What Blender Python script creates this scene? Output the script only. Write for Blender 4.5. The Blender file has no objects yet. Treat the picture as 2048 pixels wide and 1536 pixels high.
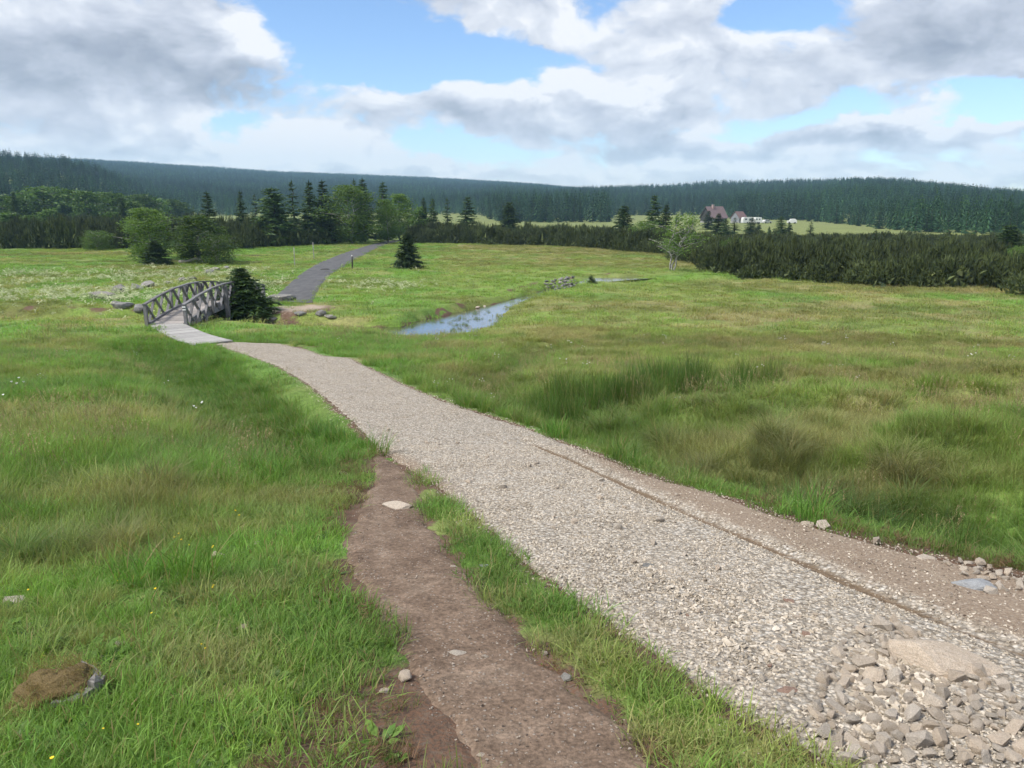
import bpy, bmesh, math, random
import numpy as np
from mathutils import Vector, Matrix, Euler

R = math.radians
rng = np.random.default_rng(7)
random.seed(7)
scene = bpy.context.scene
COL = scene.collection

# ------------------------------------------------------------------ camera
EYE = 7.0                       # camera height above the valley datum
F, CX, CY = 1500.0, 1024.0, 768.0   # pinhole of the photograph (2048 x 1536)
HOR = 400.0
PITCH = math.atan((CY - HOR) / F)
cam_d = bpy.data.cameras.new('camera')
cam_d.sensor_width = 36.0
cam_d.lens = F / 2048 * 36.0
cam_d.clip_start = 0.05
cam_d.clip_end = 20000
cam = bpy.data.objects.new('camera', cam_d)
COL.objects.link(cam)
cam.location = (0, 0, EYE)
cam.rotation_euler = (R(90) - PITCH, 0, 0)
scene.camera = cam
CP, SP = math.cos(PITCH), math.sin(PITCH)

def ray(u, v):
    a, b = (u - CX) / F, (CY - v) / F
    return np.array([a, CP + b * SP, -SP + b * CP])

def azel(u, v):
    d = ray(u, v)
    return math.atan2(d[0], d[1]), math.atan2(d[2], math.hypot(d[0], d[1]))

# ------------------------------------------------------------------ light
SUN_EL, SUN_AZ = 52.0, -115.0        # azimuth from +Y towards +X
scene.view_settings.view_transform = 'Standard'
scene.view_settings.look = 'None'
scene.view_settings.exposure = 0.72
scene.view_settings.gamma = 1.0
scene.view_settings.use_curve_mapping = False
sun_d = bpy.data.lights.new('sun', 'SUN')
sun_d.energy = 3.1
sun_d.angle = R(12)
sun_d.color = (1.0, 0.95, 0.87)
sun = bpy.data.objects.new('sun', sun_d)
COL.objects.link(sun)
sdir = Vector((math.sin(R(SUN_AZ)) * math.cos(R(SUN_EL)), math.cos(R(SUN_AZ)) * math.cos(R(SUN_EL)), math.sin(R(SUN_EL))))
sun.rotation_euler = sdir.to_track_quat('Z', 'Y').to_euler()

class NT:
    """tiny node-tree helper"""
    def __init__(s, tree):
        s.t = tree
    def n(s, typ, **kw):
        nd = s.t.nodes.new(typ)
        for k, v in kw.items():
            setattr(nd, k, v)
        return nd
    def put(s, sock, v):
        if hasattr(v, 'is_linked') or isinstance(v, bpy.types.NodeSocket):
            s.t.links.new(v, sock)
        else:
            if isinstance(v, (tuple, list)) and len(v) == 3 and sock.type == 'RGBA':
                v = (*v, 1)
            sock.default_value = v
    def m(s, op, a, b=None, c=None, clamp=False):
        nd = s.n('ShaderNodeMath', operation=op, use_clamp=clamp)
        for i, x in enumerate((a, b, c)):
            if x is not None:
                s.put(nd.inputs[i], x)
        return nd.outputs[0]
    def vm(s, op, a, b=None, out=0):
        nd = s.n('ShaderNodeVectorMath', operation=op)
        s.put(nd.inputs[0], a)
        if b is not None:
            s.put(nd.inputs[3 if op == 'SCALE' else 1], b)
        return nd.outputs[out]
    def noise(s, vec, scale, detail=4, rough=0.5, dist=0.0, lac=2.0):
        nd = s.n('ShaderNodeTexNoise')
        if vec is not None:
            s.put(nd.inputs['Vector'], vec)
        nd.inputs['Scale'].default_value = scale
        nd.inputs['Detail'].default_value = detail
        nd.inputs['Roughness'].default_value = rough
        nd.inputs['Distortion'].default_value = dist
        nd.inputs['Lacunarity'].default_value = lac
        return nd.outputs['Fac']
    def mr(s, v, a, b, c=0.0, d=1.0, smooth=True):
        nd = s.n('ShaderNodeMapRange', interpolation_type='SMOOTHSTEP' if smooth else 'LINEAR')
        s.put(nd.inputs['Value'], v)
        nd.inputs['From Min'].default_value = a
        nd.inputs['From Max'].default_value = b
        s.put(nd.inputs['To Min'], c)
        s.put(nd.inputs['To Max'], d)
        return nd.outputs[0]
    def mix(s, f, a, b, blend='MIX'):
        nd = s.n('ShaderNodeMix', data_type='RGBA', blend_type=blend)
        s.put(nd.inputs[0], f)
        s.put(nd.inputs[6], a)
        s.put(nd.inputs[7], b)
        return nd.outputs[2]
    def ramp(s, f, stops):
        nd = s.n('ShaderNodeValToRGB')
        els = nd.color_ramp.elements
        while len(els) < len(stops):
            els.new(0.5)
        for e, (p, c) in zip(els, stops):
            e.position = p
            e.color = (*c, 1)
        s.put(nd.inputs[0], f)
        return nd.outputs[0]
    def attr(s, name, typ='GEOMETRY', out='Color'):
        nd = s.n('ShaderNodeAttribute', attribute_name=name, attribute_type=typ)
        return nd.outputs[out]

world = bpy.data.worlds.new('World')
scene.world = world
world.use_nodes = True
wt = world.node_tree
wt.nodes.clear()
W = NT(wt)
SKY_STRENGTH = 0.11
sky = W.n('ShaderNodeTexSky', sky_type='NISHITA')
sky.sun_disc = False
sky.sun_elevation = R(SUN_EL)
sky.sun_rotation = R(SUN_AZ)
sky.air_density = 1.0
sky.dust_density = 0.0
sky.ozone_density = 2.0
D = W.n('ShaderNodeTexCoord').outputs['Generated']
sep = W.n('ShaderNodeSeparateXYZ')
W.put(sep.inputs[0], D)
az_s = W.m('ARCTAN2', sep.outputs[0], sep.outputs[1])
el_s = W.m('ARCSINE', sep.outputs[2])
ae = W.n('ShaderNodeCombineXYZ')
W.put(ae.inputs[0], az_s)
W.put(ae.inputs[1], el_s)
AE = ae.outputs[0]
q = W.vm('MULTIPLY', D, (1.0, 1.0, 1.9))
warpn = W.n('ShaderNodeTexNoise')
W.put(warpn.inputs['Vector'], q)
warpn.inputs['Scale'].default_value = 5.0
warpn.inputs['Detail'].default_value = 5
warpn.inputs['Roughness'].default_value = 0.6
wv = W.vm('SCALE', W.vm('SUBTRACT', warpn.outputs['Color'], (0.5, 0.5, 0.5)), 0.10)
qw = W.vm('ADD', q, wv)
AEw = W.vm('ADD', AE, W.vm('MULTIPLY', wv, (1.9, 1.1, 0.0)))

def blobs(lst):
    tot = None
    for (u, v, ru, rv, w) in lst:
        a, e = azel(u, v)
        d = W.vm('MULTIPLY', W.vm('SUBTRACT', AEw, (a, e, 0.0)), (F / ru, F / rv, 0.0))
        g = W.mr(W.vm('LENGTH', d, out=1), 0.0, 1.0, w, 0.0)
        tot = g if tot is None else W.m('ADD', tot, g)
    return tot
# the cloud layout of the photograph, as directions in the sky
cover = blobs([
    (800, 110, 340, 115, -0.85), (600, 25, 190, 80, -0.60), (1000, 140, 170, 70, -0.40), (1560, 35, 150, 75, -0.55), (475, 235, 100, 50, -0.42),
    (1820, 214, 380, 44, -0.42), (2030, 218, 220, 36, -0.35), (960, 297, 320, 30, -0.48), (1480, 245, 150, 34, -0.30), (700, 160, 150, 50, -0.30),
    (200, 110, 460, 150, 0.46), (300, 265, 480, 85, 0.30), (1130, 205, 560, 62, 0.50), (1290, 90, 330, 95, 0.50),
    (1950, 85, 420, 150, 0.42), (1500, 285, 500, 45, 0.24), (1950, 262, 330, 24, 0.32), (880, 25, 260, 50, 0.42), (1024, 360, 2200, 46, 0.22)])
shadow = blobs([
    (180, 110, 460, 110, 0.50), (480, 175, 210, 50, 0.34), (1960, 95, 420, 130, 0.40), (1000, 235, 420, 40, 0.26), (120, 232, 300, 40, 0.30),
    (1370, 185, 60, 34, 0.30), (1450, 290, 420, 30, 0.28), (820, 35, 280, 40, 0.22), (1830, 282, 260, 26, 0.28), (300, 300, 330, 22, 0.22),
    (1250, 60, 200, 60, -0.25), (470, 95, 120, 60, -0.62), (1180, 180, 340, 32, -0.42), (560, 280, 170, 45, -0.40), (250, 225, 260, 44, -0.42), (1024, 330, 1800, 30, -0.16), (1950, 252, 320, 24, -0.55)])
f1 = W.noise(qw, 7.0, 7, 0.60, 0.2)
f2 = W.noise(W.vm('ADD', qw, (0.012, 0.0, 0.040)), 7.0, 4, 0.58, 0.2)
vor = W.n('ShaderNodeTexVoronoi', feature='F1', normalize=True)
W.put(vor.inputs['Vector'], W.vm('ADD', W.vm('MULTIPLY', D, (1, 1, 1.35)), W.vm('SCALE', wv, 0.5)))
vor.inputs['Scale'].default_value = 15.0
vor.inputs['Detail'].default_value = 2.0
vor.inputs['Roughness'].default_value = 0.55
puff = W.m('SUBTRACT', 0.36, vor.outputs['Distance'])
hz = W.mr(el_s, 0.02, 0.20, 1.0, 0.45)
dens = W.m('ADD', W.m('MULTIPLY', W.m('SUBTRACT', f1, 0.5), 2.3), W.m('ADD', cover, 0.14))
dens = W.m('ADD', dens, W.m('MULTIPLY', W.m('MULTIPLY', puff, hz), 1.35))
alpha = W.mr(dens, -0.10, 0.28)
thick = W.mr(dens, 0.05, 0.75)
relief = W.m('MULTIPLY', W.m('SUBTRACT', f1, f2), 2.0)
fine = W.m('MULTIPLY', W.m('SUBTRACT', W.noise(qw, 20.0, 4, 0.65), 0.5), 0.30)
lit = W.m('ADD', W.m('ADD', W.m('SUBTRACT', 0.82, shadow), relief), fine)
lit = W.m('ADD', lit, W.m('MULTIPLY', W.m('MULTIPLY', puff, hz), 1.15))
lit = W.m('SUBTRACT', lit, W.m('MULTIPLY', thick, 0.12), clamp=True)
ccol = W.ramp(lit, [(0.0, (0.215, 0.24, 0.295)), (0.30, (0.295, 0.32, 0.375)), (0.60, (0.395, 0.42, 0.48)), (0.88, (0.52, 0.54, 0.585)), (1.0, (0.615, 0.62, 0.64))])
skyc = W.vm('MULTIPLY', W.vm('SCALE', sky.outputs[0], SKY_STRENGTH), (0.80, 0.88, 1.02))
up_f = W.mr(el_s, 0.0, 0.10, 0.80, 0.97)
fac = W.m('MULTIPLY', alpha, up_f)
ground_f = W.mr(sep.outputs[2], -0.02, -0.004, 0.0, 1.0)
tot = W.mix(fac, skyc, ccol)
tot = W.mix(ground_f, (0.10, 0.12, 0.08), tot)
bg = W.n('ShaderNodeBackground')
W.put(bg.inputs[0], tot)
bg.inputs[1].default_value = 1.0
wo = W.n('ShaderNodeOutputWorld')
wt.links.new(bg.outputs[0], wo.inputs[0])
scene.cycles.max_bounces = 4
scene.cycles.diffuse_bounces = 2
scene.cycles.glossy_bounces = 2
scene.cycles.transmission_bounces = 4
scene.cycles.transparent_max_bounces = 6
scene.cycles.volume_bounces = 1
scene.cycles.use_denoising = True
scene.cycles.use_adaptive_sampling = True
scene.cycles.adaptive_threshold = 0.03

# ------------------------------------------------------------------ numpy noise
def hash2(ix, iy, seed):
    h = (ix.astype(np.int64) * 374761393 + iy.astype(np.int64) * 668265263 + seed * 974634777) & 0xFFFFFFFF
    h = ((h ^ (h >> 13)) * 1274126177) & 0xFFFFFFFF
    return ((h ^ (h >> 16)) & 0xFFFF) / 65535.0
def vnoise(x, y, seed=0):
    ix, iy = np.floor(x), np.floor(y)
    fx, fy = x - ix, y - iy
    fx = fx * fx * (3 - 2 * fx); fy = fy * fy * (3 - 2 * fy)
    a = hash2(ix, iy, seed); b = hash2(ix + 1, iy, seed); c = hash2(ix, iy + 1, seed); d = hash2(ix + 1, iy + 1, seed)
    return (a + (b - a) * fx) * (1 - fy) + (c + (d - c) * fx) * fy
def fbm(x, y, seed=0, oct=4, gain=0.5):
    s = np.zeros_like(x, dtype=float); amp = 1.0; tot = 0
    for o in range(oct):
        s += amp * vnoise(x * 2 ** o + 17.3 * o, y * 2 ** o - 9.1 * o, seed + o); tot += amp; amp *= gain
    return s / tot
def sstep(x, a, b):
    t = np.clip((x - a) / (b - a), 0, 1)
    return t * t * (3 - 2 * t)

# ------------------------------------------------------------------ terrain
_ky = [-60, -12, 0, 5, 10, 20, 30, 38, 50, 80, 130, 200, 300, 420, 700, 6000]
_kz = [2.0, -0.6, -1.65, -2.42, -3.18, -4.6, -5.65, -6.2, -6.45, -6.75, -7.3, -8.2, -9.2, -10.0, -10.5, -10.5]
_ty = np.arange(-60, 1000, 0.25)
_tz = np.interp(_ty, _ky, _kz)
_k = np.exp(-0.5 * (np.arange(-24, 25) / 9.0) ** 2); _k /= _k.sum()
_tz = np.convolve(np.pad(_tz, 24, mode='edge'), _k, mode='valid')
def z0(y):
    return np.interp(y, _ty, _tz) + EYE

def pz(u, v, zf=None):
    """photo pixel -> point where its line of sight meets the smooth ground (or a level zf)"""
    d = ray(u, v)
    if zf is not None:
        t = (zf - EYE) / d[2]
        return np.array([d[0] * t, d[1] * t])
    t = np.arange(0.5, 900, 0.05)
    hit = np.argmax(EYE + d[2] * t < z0(d[1] * t))
    tt = t[hit]
    return np.array([d[0] * tt, d[1] * tt])
def pzs(lst, zf=None):
    return np.array([pz(u, v, zf) for u, v in lst])
def resample(P, n):
    P = np.asarray(P, float)
    L = np.concatenate([[0], np.cumsum(np.linalg.norm(np.diff(P, axis=0), axis=1))])
    s = np.linspace(0, L[-1], n)
    return np.stack([np.interp(s, L, P[:, k]) for k in range(P.shape[1])], 1)
def smooth_line(P, n, it=3):
    Q = resample(P, n)
    for _ in range(it):
        Q[1:-1] = 0.25 * Q[:-2] + 0.5 * Q[1:-1] + 0.25 * Q[2:]
    return Q
def dist_line(x, y, P):
    """distance to polyline, arc parameter 0..1 and signed side"""
    best = np.full(x.shape, 1e9); par = np.zeros(x.shape); side = np.zeros(x.shape)
    n = len(P) - 1
    for i in range(n):
        a, b = P[i], P[i + 1]
        dx, dy = b - a
        l2 = dx * dx + dy * dy + 1e-12
        t = np.clip(((x - a[0]) * dx + (y - a[1]) * dy) / l2, 0, 1)
        ex, ey = x - a[0] - t * dx, y - a[1] - t * dy
        d = np.hypot(ex, ey)
        m = d < best
        best = np.where(m, d, best); par = np.where(m, (i + t) / n, par)
        side = np.where(m, np.sign(dx * ey - dy * ex), side)
    return best, par, side
def inside(x, y, P):
    r = np.zeros(x.shape, bool)
    n = len(P)
    for i in range(n):
        x1, y1 = P[i]; x2, y2 = P[(i + 1) % n]
        if y1 == y2: continue
        c = ((y1 > y) != (y2 > y)) & (x < (x2 - x1) * (y - y1) / (y2 - y1) + x1)
        r ^= c
    return r
def sdist(x, y, P):
    """positive inside a closed polygon"""
    Q = np.vstack([P, P[:1]])
    d, _, _ = dist_line(x, y, Q)
    return np.where(inside(x, y, P), d, -d)

# --- track outlines, from the photograph onto the ground
gl = pzs([(432, 690), (500, 712), (560, 735), (612, 768), (655, 805), (692, 838), (722, 872), (752, 905), (800, 935), (852, 965), (905, 1015), (960, 1062), (1012, 1110), (1075, 1162), (1150, 1216), (1230, 1270), (1300, 1322), (1385, 1392), (1470, 1450), (1560, 1503), (1640, 1550)])
gr = pzs([(448, 684), (560, 688), (615, 700), (650, 713), (700, 716), (742, 736), (800, 765), (860, 790), (930, 815), (1000, 838), (1060, 858), (1120, 880), (1200, 910), (1280, 940), (1350, 964), (1430, 986), (1550, 1022), (1650, 1056), (1760, 1088), (1850, 1112), (1950, 1134), (2048, 1158)])
gl = np.vstack([gl, [[1.6, 1.2], [2.6, -1.0], [4.0, -6.0]]])
gr = np.vstack([gr, [[4.6, 3.2], [6.0, 1.0], [7.5, -6.0]]])
NG = 420
GL, GR = smooth_line(gl, NG, 6), smooth_line(gr, NG, 6)
# let both edges run side by side although one is longer
GPOLY = np.vstack([GL, GR[::-1]])
dl = pzs([(742, 905), (735, 960), (705, 1015), (675, 1060), (670, 1110), (705, 1180), (735, 1250), (768, 1310), (808, 1370), (850, 1430), (890, 1490), (925, 1540)])
dr = pzs([(800, 935), (845, 968), (850, 1000), (870, 1050), (905, 1100), (950, 1150), (1000, 1200), (1058, 1270), (1122, 1330), (1198, 1390), (1275, 1460), (1370, 1545)])
dl = np.vstack([dl, [[0.0, 1.0], [0.4, -3.0]]])
dr = np.vstack([dr, [[0.75, 1.0], [1.3, -3.0]]])
DL, DR = smooth_line(dl, 200, 5), smooth_line(dr, 200, 5)
DPOLY = np.vstack([DL, DR[::-1]])
al = pzs([(548, 606), (556, 594), (575, 576), (602, 550), (640, 526), (690, 506), (738, 491), (768, 484), (792, 480.5), (812, 479)])
ar = pzs([(618, 606), (624, 592), (636, 570), (656, 549), (690, 530), (716, 515), (746, 499), (776, 487), (800, 482), (818, 480)])
AL, AR = smooth_line(al, 120, 5), smooth_line(ar, 120, 5)
_av = (AR - AL) / np.linalg.norm(AR - AL, axis=1, keepdims=True); AL = AL - _av * .28; AR = AR + _av * .28
APOLY = np.vstack([AL, AR[::-1]])
rut = smooth_line(pzs([(1045, 880), (1150, 925), (1300, 995), (1420, 1045), (1560, 1105), (1680, 1160), (1800, 1210), (1950, 1270), (2100, 1330)]), 80)
# --- stream
WATER = EYE - 6.80
scen = [(1560, 548), (1300, 552), (1182, 560), (1112, 577), (1050, 596), (1000, 611), (955, 630), (905, 650), (850, 669), (780, 668), (700, 660), (620, 655), (540, 650), (470, 646), (400, 645), (320, 642), (220, 645), (100, 646), (-100, 640), (-400, 632)]
SC = pzs(scen, WATER)
shw = np.array([.2, .2, .2, .22, .28, .42, 1.25, 2.5, 2.1, .9, .9, .9, .9, .9, .9, .8, .7, .7, .7, .7])
SCS = smooth_line(np.column_stack([SC, shw]), 140, 30)
# --- ditches beside the track
ditches = [(pzs([(285, 690), (350, 725), (430, 775), (520, 830), (590, 880)]), 0.62, 1.25),
           (pzs([(1080, 688), (1040, 712), (990, 742), (950, 760)]), 0.40, 0.75),
           (pzs([(985, 765), (1130, 830), (1300, 888), (1480, 932), (1700, 985), (1900, 1030), (2150, 1090)]), 0.42, 1.0),
           (pzs([(1560, 545), (1480, 556), (1300, 556), (1210, 556)]), 0.5, 1.6)]
# --- hills: tree-top skyline of the photograph
def sky_tab(lst):
    a = np.array([azel(u, v) for u, v in lst])
    return a[:, 0], np.tan(a[:, 1])
HA = sky_tab([(-700, 270), (-300, 285), (0, 297), (60, 303), (130, 312), (200, 330), (300, 372), (420, 402)])
HB = sky_tab([(-700, 300), (-200, 304), (0, 312), (180, 318), (300, 325), (400, 331), (560, 342), (700, 347), (850, 353), (960, 360), (1060, 366), (1150, 374), (1300, 385), (1600, 398), (2600, 398)])
HC = sky_tab([(850, 402), (960, 388), (1040, 380), (1130, 375), (1250, 371), (1330, 368), (1420, 363), (1600, 358), (1720, 354), (1800, 357), (1900, 366), (1980, 375), (2048, 380), (2300, 388), (2800, 385)])
RA, RB, RC = 800.0, 2500.0, 1250.0
_fs = np.array([azel(u, 440)[0] for u in (-700, 0, 200, 400, 700, 900, 960, 1000, 1100, 1215, 1225, 1400, 1470, 1600, 1700, 1760, 1850, 2048, 2800)])
_fr = np.array([330, 330, 360, 520, 560, 560, 480, 340, 330, 340, 520, 540, 420, 400, 310, 260, 225, 215, 200.])
def forest_start(a):
    return np.interp(a, _fs, _fr)
TREE_H = 12.0
def hill(x, y, tab, Rr, start):
    r = np.hypot(x, y); a = np.arctan2(x, y)
    tip = np.interp(a, tab[0], tab[1]) * Rr + EYE - TREE_H * 0.95
    base = EYE - 10.4
    t = np.clip((r - start) / (Rr - start), 0, 1)
    h = base + (tip - base) * (0.75 * t + 0.25 * t * t * (3 - 2 * t))
    beyond = np.clip((r - Rr) / 900, 0, 1)
    return h - beyond * 60
ROADBAND = None
def terr(x, y, detail=True):
    x = np.asarray(x, float); y = np.asarray(y, float)
    r = np.hypot(x, y); a = np.arctan2(x, y)
    rr = np.where(y > 20, np.maximum(y, 0.55 * r), y)
    z = z0(rr)
    far = r > 180
    if far.any():
        fs = forest_start(a)
        zh = np.maximum(np.maximum(hill(x, y, HB, RB, fs), hill(x, y, HC, RC, fs)), hill(x, y, HA, RA, fs * 0.9))
        zh = np.where(np.abs(a) < 1.4, zh, -3.4)
        z = np.where(far, np.maximum(z, np.where(far, zh, -99)), z)
    near = r < 260
    if near.any():
        xn, yn = x[near], y[near]; zn = z[near]; rn = r[near]
        sg = sdist(xn, yn, GPOLY[::4]); sd = sdist(xn, yn, DPOLY[::4]); sa = sdist(xn, yn, APOLY[::3])
        sm = np.maximum(np.maximum(sg, sd), sa)
        off = sstep(-sm, 0.0, 0.9)
        nf = 0.25 + 0.75 * sstep(rn, 3.5, 10)
        zn = zn + off * ((fbm(xn / 2.6, yn / 2.6, 3, 3) - 0.5) * 0.30 * nf + (fbm(xn / 9, yn / 9, 8, 2) - 0.5) * 0.45 * sstep(rn, 6, 30)) + (fbm(xn / 0.8, yn / 0.8, 5, 2) - 0.5) * 0.07 * (0.2 + off * nf)
        # tussocky ground right of the track
        hum = sstep(fbm(xn / 1.5, yn / 1.2, 21, 2), 0.55, 0.75) * 0.32
        zn = zn + hum * off * sstep(xn, 1.0, 4.0) * sstep(22 - yn, 0, 6)
        for P, dep, w in ditches:
            d, _, _ = dist_line(xn, yn, P)
            zn = zn - dep * np.exp(-(d / w) ** 2) * off
        # rut in the track
        d, _, _ = dist_line(xn, yn, rut)
        zn = zn - 0.045 * np.exp(-(d / 0.07) ** 2) * sstep(sg, 0, 0.1)
        # stream
        d, p, s = dist_line(xn, yn, SCS[:, :2])
        hw = np.interp(p, np.linspace(0, 1, len(SCS)), SCS[:, 2])
        wob = (fbm(xn / 1.1, yn / 1.1, 33, 3) - 0.5)
        e = d - hw * (1 + 0.5 * wob) - 0.15 * wob
        # side: +1 = left of the flow = near bank
        slope_near = 0.42 - 0.285 * sstep(xn, -8.0, -5.0) * sstep(xn, 9.0, 5.0) * sstep(yn, 54, 48)
        sl = np.where(s > 0, slope_near, 0.62)
        bank = WATER - 0.32 + np.where(e < 0, 0, np.minimum(e / 0.3, 1) * 0.36) + np.maximum(e - 0.3, 0) * sl + 0.25 * wob * sstep(e, 0.2, 1.5) + np.maximum(e - 8.0, 0) * 0.8
        zn = np.where(zn > bank, np.maximum(bank, zn - 1.2), zn)
        z = z.copy(); z[near] = zn
    return z
def tz(x, y):
    return float(terr(np.array([x]), np.array([y]))[0])
def hit(u, v):
    """line of sight of a pixel onto the finished ground"""
    d = ray(u, v)
    t = np.concatenate([np.arange(1.5, 30, 0.04), np.arange(30, 400, 0.15)])
    P = np.outer(t, d)
    m = EYE + P[:, 2] < terr(P[:, 0], P[:, 1])
    i = int(np.argmax(m)) if m.any() else len(t) - 1
    return np.array([P[i, 0], P[i, 1], tz(P[i, 0], P[i, 1])])
def at_dist(u, v, dist):
    """point on the line of sight at a horizontal distance"""
    d = ray(u, v); k = dist / math.hypot(d[0], d[1])
    return np.array([d[0] * k, d[1] * k, EYE + d[2] * k])

# ------------------------------------------------------------------ ground colour (what grows where)
LUSH = np.array([.138, .250, .048]); OLIVE = np.array([.208, .248, .066]); STRAW = np.array([.31, .265, .125])
RUSS = np.array([.150, .098, .050]); DARK = np.array([.082, .142, .036]); FRESH = np.array([.165, .288, .050])
HAY = np.array([.22, .25, .085])
LUSHLINES = [pzs([(300, 690), (400, 720), (520, 760), (640, 850), (720, 920)]), pzs([(760, 770), (900, 830), (1080, 890), (1300, 970), (1600, 1060), (2048, 1150)]), pzs([(1000, 790), (1150, 800), (1420, 790)]), pzs([(1330, 560), (1400, 545), (1480, 552)])]
def mixc(c, d, f):
    return c + (d - c) * f[:, None]
def tintfn(x, y):
    n1 = fbm(x / 6 + 3, y / 5, 51, 3); n2 = fbm(x / 1.7, y / 1.3, 57, 3); n3 = fbm(x / 18, y / 5, 63, 3); n4 = fbm(x / 0.5, y / 0.5, 71, 2)
    r = np.hypot(x, y)
    c = np.tile(LUSH, (len(x), 1))
    right = sstep(x + 0.12 * y, -1.5, 6.0) * sstep(y, 3, 14)
    c = mixc(c, OLIVE, sstep(n1 + 0.22 * right, 0.42, 0.72) * 0.9)
    c = mixc(c, FRESH, sstep(n2, 0.52, 0.75) * 0.55)
    c = mixc(c, DARK, sstep(n2, 0.46, 0.26) * 0.45)
    c = mixc(c, RUSS, sstep(n3 + 0.12 * right, 0.58, 0.76) * 0.40 * sstep(r, 5, 20))
    c = mixc(c, STRAW, sstep(fbm(x / 3.0, y / 1.6, 77, 3) + 0.06 * right, 0.56, 0.74) * 0.6)
    lu = np.zeros(len(x))
    for k, P in enumerate(LUSHLINES):
        d, _, _ = dist_line(x, y, P)
        lu = np.maximum(lu, np.exp(-(d / (0.55 + 0.035 * r)) ** 2))
    c = mixc(c, LUSH * 0.5 + FRESH * 0.45, lu * 0.75)
    for P, dep, w in ditches[:3]:
        d, _, _ = dist_line(x, y, P)
        c = mixc(c, DARK * .85, np.exp(-(d / (w * 1.25)) ** 2) * .45)
    for u_, v_, r_ in [(1200, 805, 1.7), (1340, 795, 1.5), (1440, 785, 1.4)]:
        p = pz(u_, v_); c = mixc(c, DARK, np.exp(-((x - p[0]) ** 2 + (y - p[1]) ** 2) / r_ ** 2) * .45)
    # far bank of the stream is a fresher green
    fb = np.exp(-(((x - 1) / 13) ** 2 + ((y - 62) / 13) ** 2))
    c = mixc(c, FRESH, fb * 0.6)
    c = c * (1 + .12 * sstep(r, 14, 45))[:, None]
    hay = sstep(r, 135, 190)
    c = mixc(c, HAY, hay * 0.9)
    nr = sstep(9.0 - r, 0, 5.0)
    n5 = fbm(x / 0.7, y / 0.6, 83, 3)
    c = mixc(c, STRAW * .95, sstep(n5, .54, .72) * .55 * nr)
    c = mixc(c, DARK, sstep(n5, .42, .28) * .6 * nr)
    c = c * (0.94 + 0.48 * n4)[:, None]
    return c
def barefn(x, y):
    """bare / littered soil 0..1 outside the sheets"""
    sd = sdist(x, y, DPOLY[::3]); sg = sdist(x, y, GPOLY[::4])
    n = fbm(x / 0.45, y / 0.45, 91, 3); nb = fbm(x / 1.3, y / 1.3, 95, 2)
    left_of = sstep(x, -2.0, -0.6)
    b = sstep(sd + 0.9 * (n - 0.5) + 0.5 * (nb - 0.5), -0.22, 0.08)
    near_lit = np.exp(-(((x + 0.40) / 0.85) ** 2 + ((y - 2.4) / 1.6) ** 2))
    b = np.maximum(b, sstep(near_lit + 1.1 * (n - 0.5), 0.38, 0.75))
    ST = np.vstack([DR, GL[::-1]])[::4]
    b = np.where(inside(x, y, ST), 0.35 * sstep(sd + 0.3 * (n - 0.5), -0.12, 0.05), b)
    e = sstep(sg + 0.2 * (n - 0.5), -0.07, 0.05)
    rside = sstep(x - 0.25 * y, 0.2, 1.4) * sstep(11 - y, 0, 4)
    e2 = sstep(sg + 0.25 * (n - 0.5), -0.42, -0.16) * rside
    # sandy bank at the far end of the bridge, worn spots and the stream bank
    p = pz(600, 618)
    sand = np.exp(-(((x - p[0]) / 2.2) ** 2 + ((y - p[1]) / 2.6) ** 2))
    b = np.maximum(b, sstep(sand + 0.6 * (n - 0.5), 0.35, 0.7))
    p = pz(650, 690)
    sand = np.exp(-(((x - p[0]) / 1.5) ** 2 + ((y - p[1]) / 2.0) ** 2))
    b = np.maximum(b, 0.6 * sstep(sand + 0.9 * (n - 0.5), 0.5, 0.9))
    d, pr, s = dist_line(x, y, SCS[:, :2])
    b = np.maximum(b, 0.75 * sstep(fbm(x / 0.8, y / 0.8, 99, 3), 0.46, 0.66) * np.exp(-((d - 2.0) / 0.7) ** 2) * (s < 0))
    hwp = np.interp(pr, np.linspace(0, 1, len(SCS)), SCS[:, 2])
    b = np.maximum(b, sstep(d - hwp, 0.35, 0.1))
    return np.clip(np.maximum(b, np.maximum(e, e2)), 0, 1)

# ------------------------------------------------------------------ mesh + object helpers
def pymesh(name, V, Fc, smooth=False):
    me = bpy.data.meshes.new(name)
    me.from_pydata([tuple(map(float, v)) for v in V], [], [tuple(int(i) for i in f) for f in Fc])
    if smooth:
        me.polygons.foreach_set('use_smooth', np.ones(len(me.polygons), bool))
    me.update()
    return me
def grid_mesh(name, X, Y, Z, smooth=True):
    n, m = X.shape
    V = np.column_stack([X.ravel(), Y.ravel(), Z.ravel()]).astype(np.float32)
    i = np.arange(n * m).reshape(n, m)
    Q = np.stack([i[:-1, :-1], i[:-1, 1:], i[1:, 1:], i[1:, :-1]], -1).reshape(-1, 4).astype(np.int32)
    me = bpy.data.meshes.new(name)
    me.vertices.add(len(V)); me.vertices.foreach_set('co', V.ravel())
    me.loops.add(Q.size); me.loops.foreach_set('vertex_index', Q.ravel())
    me.polygons.add(len(Q)); me.polygons.foreach_set('loop_start', np.arange(0, Q.size, 4, dtype=np.int32))
    me.polygons.foreach_set('use_smooth', np.full(len(Q), smooth))
    me.update(calc_edges=True); me.validate()
    return me
def fattr(me, name, arr):
    a = me.attributes.new(name, 'FLOAT', 'POINT'); a.data.foreach_set('value', np.asarray(arr, np.float32).ravel())
def cattr(me, name, arr):
    a = me.attributes.new(name, 'FLOAT_COLOR', 'POINT')
    A = np.ones((len(arr), 4), np.float32); A[:, :3] = arr
    a.data.foreach_set('color', A.ravel())
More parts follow.
